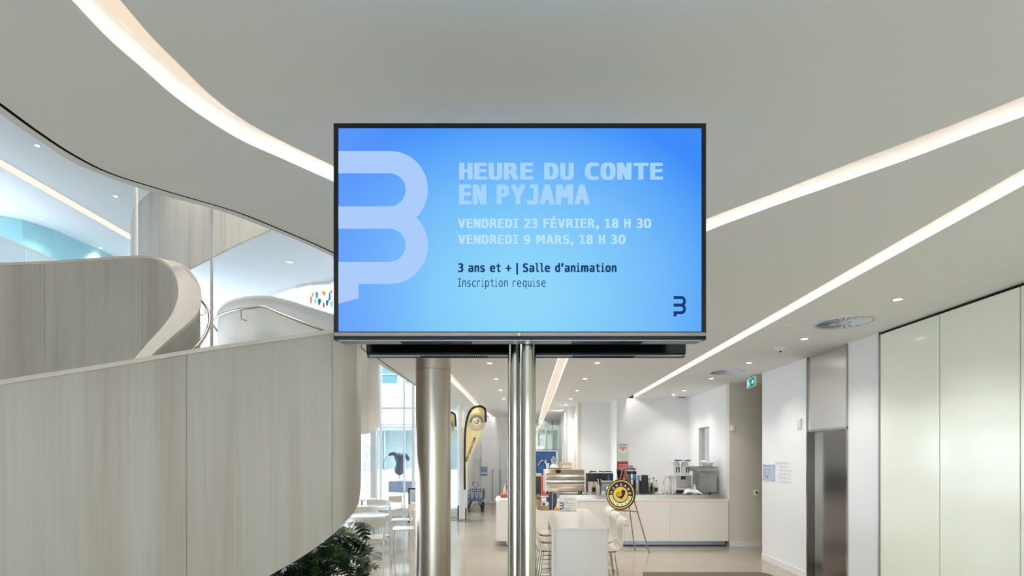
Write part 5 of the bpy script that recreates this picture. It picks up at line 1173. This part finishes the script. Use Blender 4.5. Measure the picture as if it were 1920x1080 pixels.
# ---------------------------------------------------------------- café tables and chairs
def make_table(): 
    r = empty('cafe_table', (0,0,0), label='x', cat='table', group='small café tables by the window')
    obj('tabletop', MB().lathe(0,0,[(.335,.725),(.35,.735),(.35,.748),(.345,.75)],40), mat('tabletop_white', (232,238,244), .15), r, local=True, smooth=True)
    obj('pedestal', MB().cyl(0,0,.028,.04,.725,16), M_grey, r, local=True, smooth=True)
    for k in range(4): a = PI/4+k*PI/2+.2; obj('foot', MB().tube([(0,0,.07),(.2*math.cos(a),.2*math.sin(a),.05),(.33*math.cos(a),.33*math.sin(a),.012)], [.02,.016,.012], 8), M_chrome, r, local=True, smooth=True)
    return r
def make_chair():
    r = empty('cafe_chair', (0,0,0), label='x', cat='chair', group='white café chairs by the window')
    obj('seat', MB().prism([(-.19,-.21),(.19,-.21),(.23,.22),(-.23,.22)], .435, .455), M_chair, r, local=True, bev=.006)
    # wide backrest wrapping round
    m = MB(); vs = []; n = 12
    for i in range(n+1):
        u = -1+2*i/n; x = .265*u; y = -.27+.12*u*u; dz = .035*(1-u*u)
        for (yy,zz) in ((y,.79),(y-.018,.79),(y-.018,.655-dz),(y,.655-dz)): vs.append((x,yy,zz))
    fs = [(4*i+k,4*i+(k+1)%4,4*i+4+(k+1)%4,4*i+4+k) for i in range(n) for k in range(4)]+[(0,1,2,3),(4*n+3,4*n+2,4*n+1,4*n)]
    m.add(vs,fs); obj('backrest', m, M_chair, r, local=True, smooth=True)
    for s_ in (-1,1):
        obj('leg', MB().tube([(s_*.245,-.16,.70),(s_*.235,-.19,.45),(s_*.25,-.28,0)], [.013,.017,.010], 8), M_chair, r, local=True, smooth=True)
        obj('leg', MB().tube([(s_*.225,.20,.45),(s_*.235,.24,0)], [.017,.010], 8), M_chair, r, local=True, smooth=True)
    obj('seat_rail', MB().box(-.21,.21,-.2,-.18,.40,.435), M_chair, r, local=True); obj('seat_rail', MB().box(-.21,.21,.18,.2,.40,.435), M_chair, r, local=True)
    return r
tp = make_table(); tpos = [(-2.52,8.5,'nearest small round café table, seen over the chair back'),(-2.84,9.9,'middle small round café table by the window'),(-3.6,11.6,'furthest small round café table, half behind the curved guard')]
for k,(x,y,lb) in enumerate(tpos):
    if k == 0: tp.location = (x,y,0); tp['label'] = lb
    else: copy_tree(tp, loc=(x,y,0), label=lb)
chp = make_chair()
cpos = [(-2.30,7.98,0.0,'white café chair nearest the plant, its back to the viewer'),(-1.98,8.95,PI/2+.15,'white café chair in profile at the nearest table, closest to the steel column'),(-2.30,10.15,PI/2+.1,'white café chair in profile at the middle table'),
        (-2.98,10.65,PI,'white café chair facing the viewer behind the middle table'),(-3.05,12.1,PI/2-.4,'greyish white café chair nearest the snowy window'),(-2.85,9.2,PI-.1,'white café chair facing the viewer between the two nearer tables'),(-3.45,9.85,-PI/2,'white café chair partly hidden by the curved guard, left of the middle table')]
for k,(x,y,rz,lb) in enumerate(cpos):
    if k == 0: chp.location = (x,y,0); chp.rotation_euler = (0,0,rz); chp['label'] = lb
    else: copy_tree(chp, loc=(x,y,0), rz=rz, label=lb)

# ---------------------------------------------------------------- entrance mat
a = onz(1205,1074,0); b = onz(1432,1074,0)
o = obj('floor_mat', MB().prism([(a.x,a.y),(a.x-.35,a.y-1.6),(b.x+.15,b.y-1.6),(b.x+.02,b.y-.1),(b.x-.05,b.y)], 0.0, .012), mat('mat_brown', (118,106,92), .95, rgb2=(84,78,68), nscale=120), base=(a.x,a.y,0)); tag(o,'grey brown entrance mat lying on the floor in front of the counter','mat')

# ---------------------------------------------------------------- leafy plant under the stair
pl_ = empty('leafy_plant', (-2.15,5.15,0), label='dark green lobed-leaf plant growing under the curved stair guard', cat='plant')
obj('planter', MB().lathe(-2.15,5.15,[(.22,0),(.27,.35),(.25,.35),(.24,.33)],28), mat('planter_white', (220,218,214), .5), pl_, smooth=True)
obj('soil', MB().cyl(-2.15,5.15,.24,.30,.33,20), mat('soil', (50,40,32), .9), pl_)
Ml = [mat('leaf_dark', (18,46,20), .3, noise=.3, nscale=20), mat('leaf_mid', (34,72,30), .3, noise=.3, nscale=20), mat('leaf_yellow', (128,138,30), .4), mat('leaf_olive', (62,72,34), .35, noise=.2)]
def leaf_shape(n=5):
    """a deeply lobed leaf, length 1 along +x"""
    up = []; m = MB(); pts = [(0,0)]
    ctr = []
    for k in range(n):
        x0 = .12+.8*k/n; ln = .40*math.sin(PI*(.18+.7*(k+.5)/n)); tip = (x0+.20, ln)
        up += [(x0,.045),(x0+.12,ln*.75),(tip[0],tip[1]),(x0+.19,ln*.55),(x0+.8/n*.93,.045)]
    outline = [(0,0)]+up+[(1.0,0)]+[(x,-y) for x,y in up[::-1]]
    vs = []; fs = []
    for sgn in (1,-1):
        for k in range(n):
            seg = up[k*5:k*5+5]; b = len(vs)
            cx0, cx1 = seg[0][0], seg[4][0]
            P_ = [(cx0,0)]+seg+[(cx1,0)]
            for (x,y) in P_: vs.append((x, y*sgn, -.28*x*x+.10*abs(y)-.35*y*y))
            fs.append(tuple(range(b,b+7)) if sgn < 0 else tuple(range(b,b+7))[::-1])
    b = len(vs)
    for (x,y) in ((.9,.05),(1.08,0),(.9,-.05)): vs.append((x,y,-.28*x*x))
    fs.append((b,b+1,b+2))
    return vs, fs
lv, lf = leaf_shape(); lmes = []
for mm in Ml:
    me = bpy.data.meshes.new('leaf'); me.from_pydata(lv, [], lf); me.update(); me.materials.append(mm); lmes.append(me)
rnd = random.Random(5); M_stem = mat('stem_green', (52,74,36), .5)
stems = MB()
root0 = Vector((-2.15,5.15,0))
tips = []
for k in range(250):
    px = rnd.uniform(500, 688); lo = 1080-(px-505)*.60
    t_ = rnd.random()**1.4; py = lo+ (-12 if px < 640 else 8)+ t_*(max(30, 1105-lo))
    Y = rnd.uniform(4.75,5.5); p = at(px, py, Y)
    if p.z < .33: p.z = .33+rnd.random()*.2
    tips.append(p)
for px,py,Y,az in ((672,1012,5.0,-.25),(684,1022,5.0,-.6),(655,1000,5.1,.4),(650,992,5.1,1.2),(676,1046,4.95,-.5),(668,1038,4.95,.5),(660,1052,4.9,-.9),(640,1006,5.1,.8)):
    tips.append(at(px,py,Y))
for i, p in enumerate(tips):
    o = bpy.data.objects.new('leaf', lmes[(2 if (rnd.random() < .07) else rnd.choice([0,0,0,1,1,3]))]); C.objects.link(o); o.parent = pl_
    d = p-(root0+Vector((0,0,.3))); az = math.atan2(d.y, d.x)+rnd.uniform(-.7,.7); s_ = rnd.uniform(.15,.26)
    pitch = rnd.uniform(-.5,.7); M_ = Matrix.Rotation(az,4,'Z') @ Matrix.Rotation(pitch,4,'Y') @ Matrix.Rotation(rnd.uniform(-.6,.6),4,'X')
    off = M_ @ Vector((s_*.6,0,0)); base = p-off
    o.matrix_local = Matrix.Translation(base-root0+Vector((0,0,0))) @ M_ @ Matrix.Diagonal((s_,s_,s_,1))
    r0 = root0+Vector((rnd.uniform(-.12,.12),rnd.uniform(-.12,.12),.32))
    mid = (r0+base)/2+Vector((0,0,.08)); stems.tube([r0, mid, base], .004, 5)
so = obj('stems', stems, M_stem, pl_, smooth=True); so['kind'] = 'stuff'
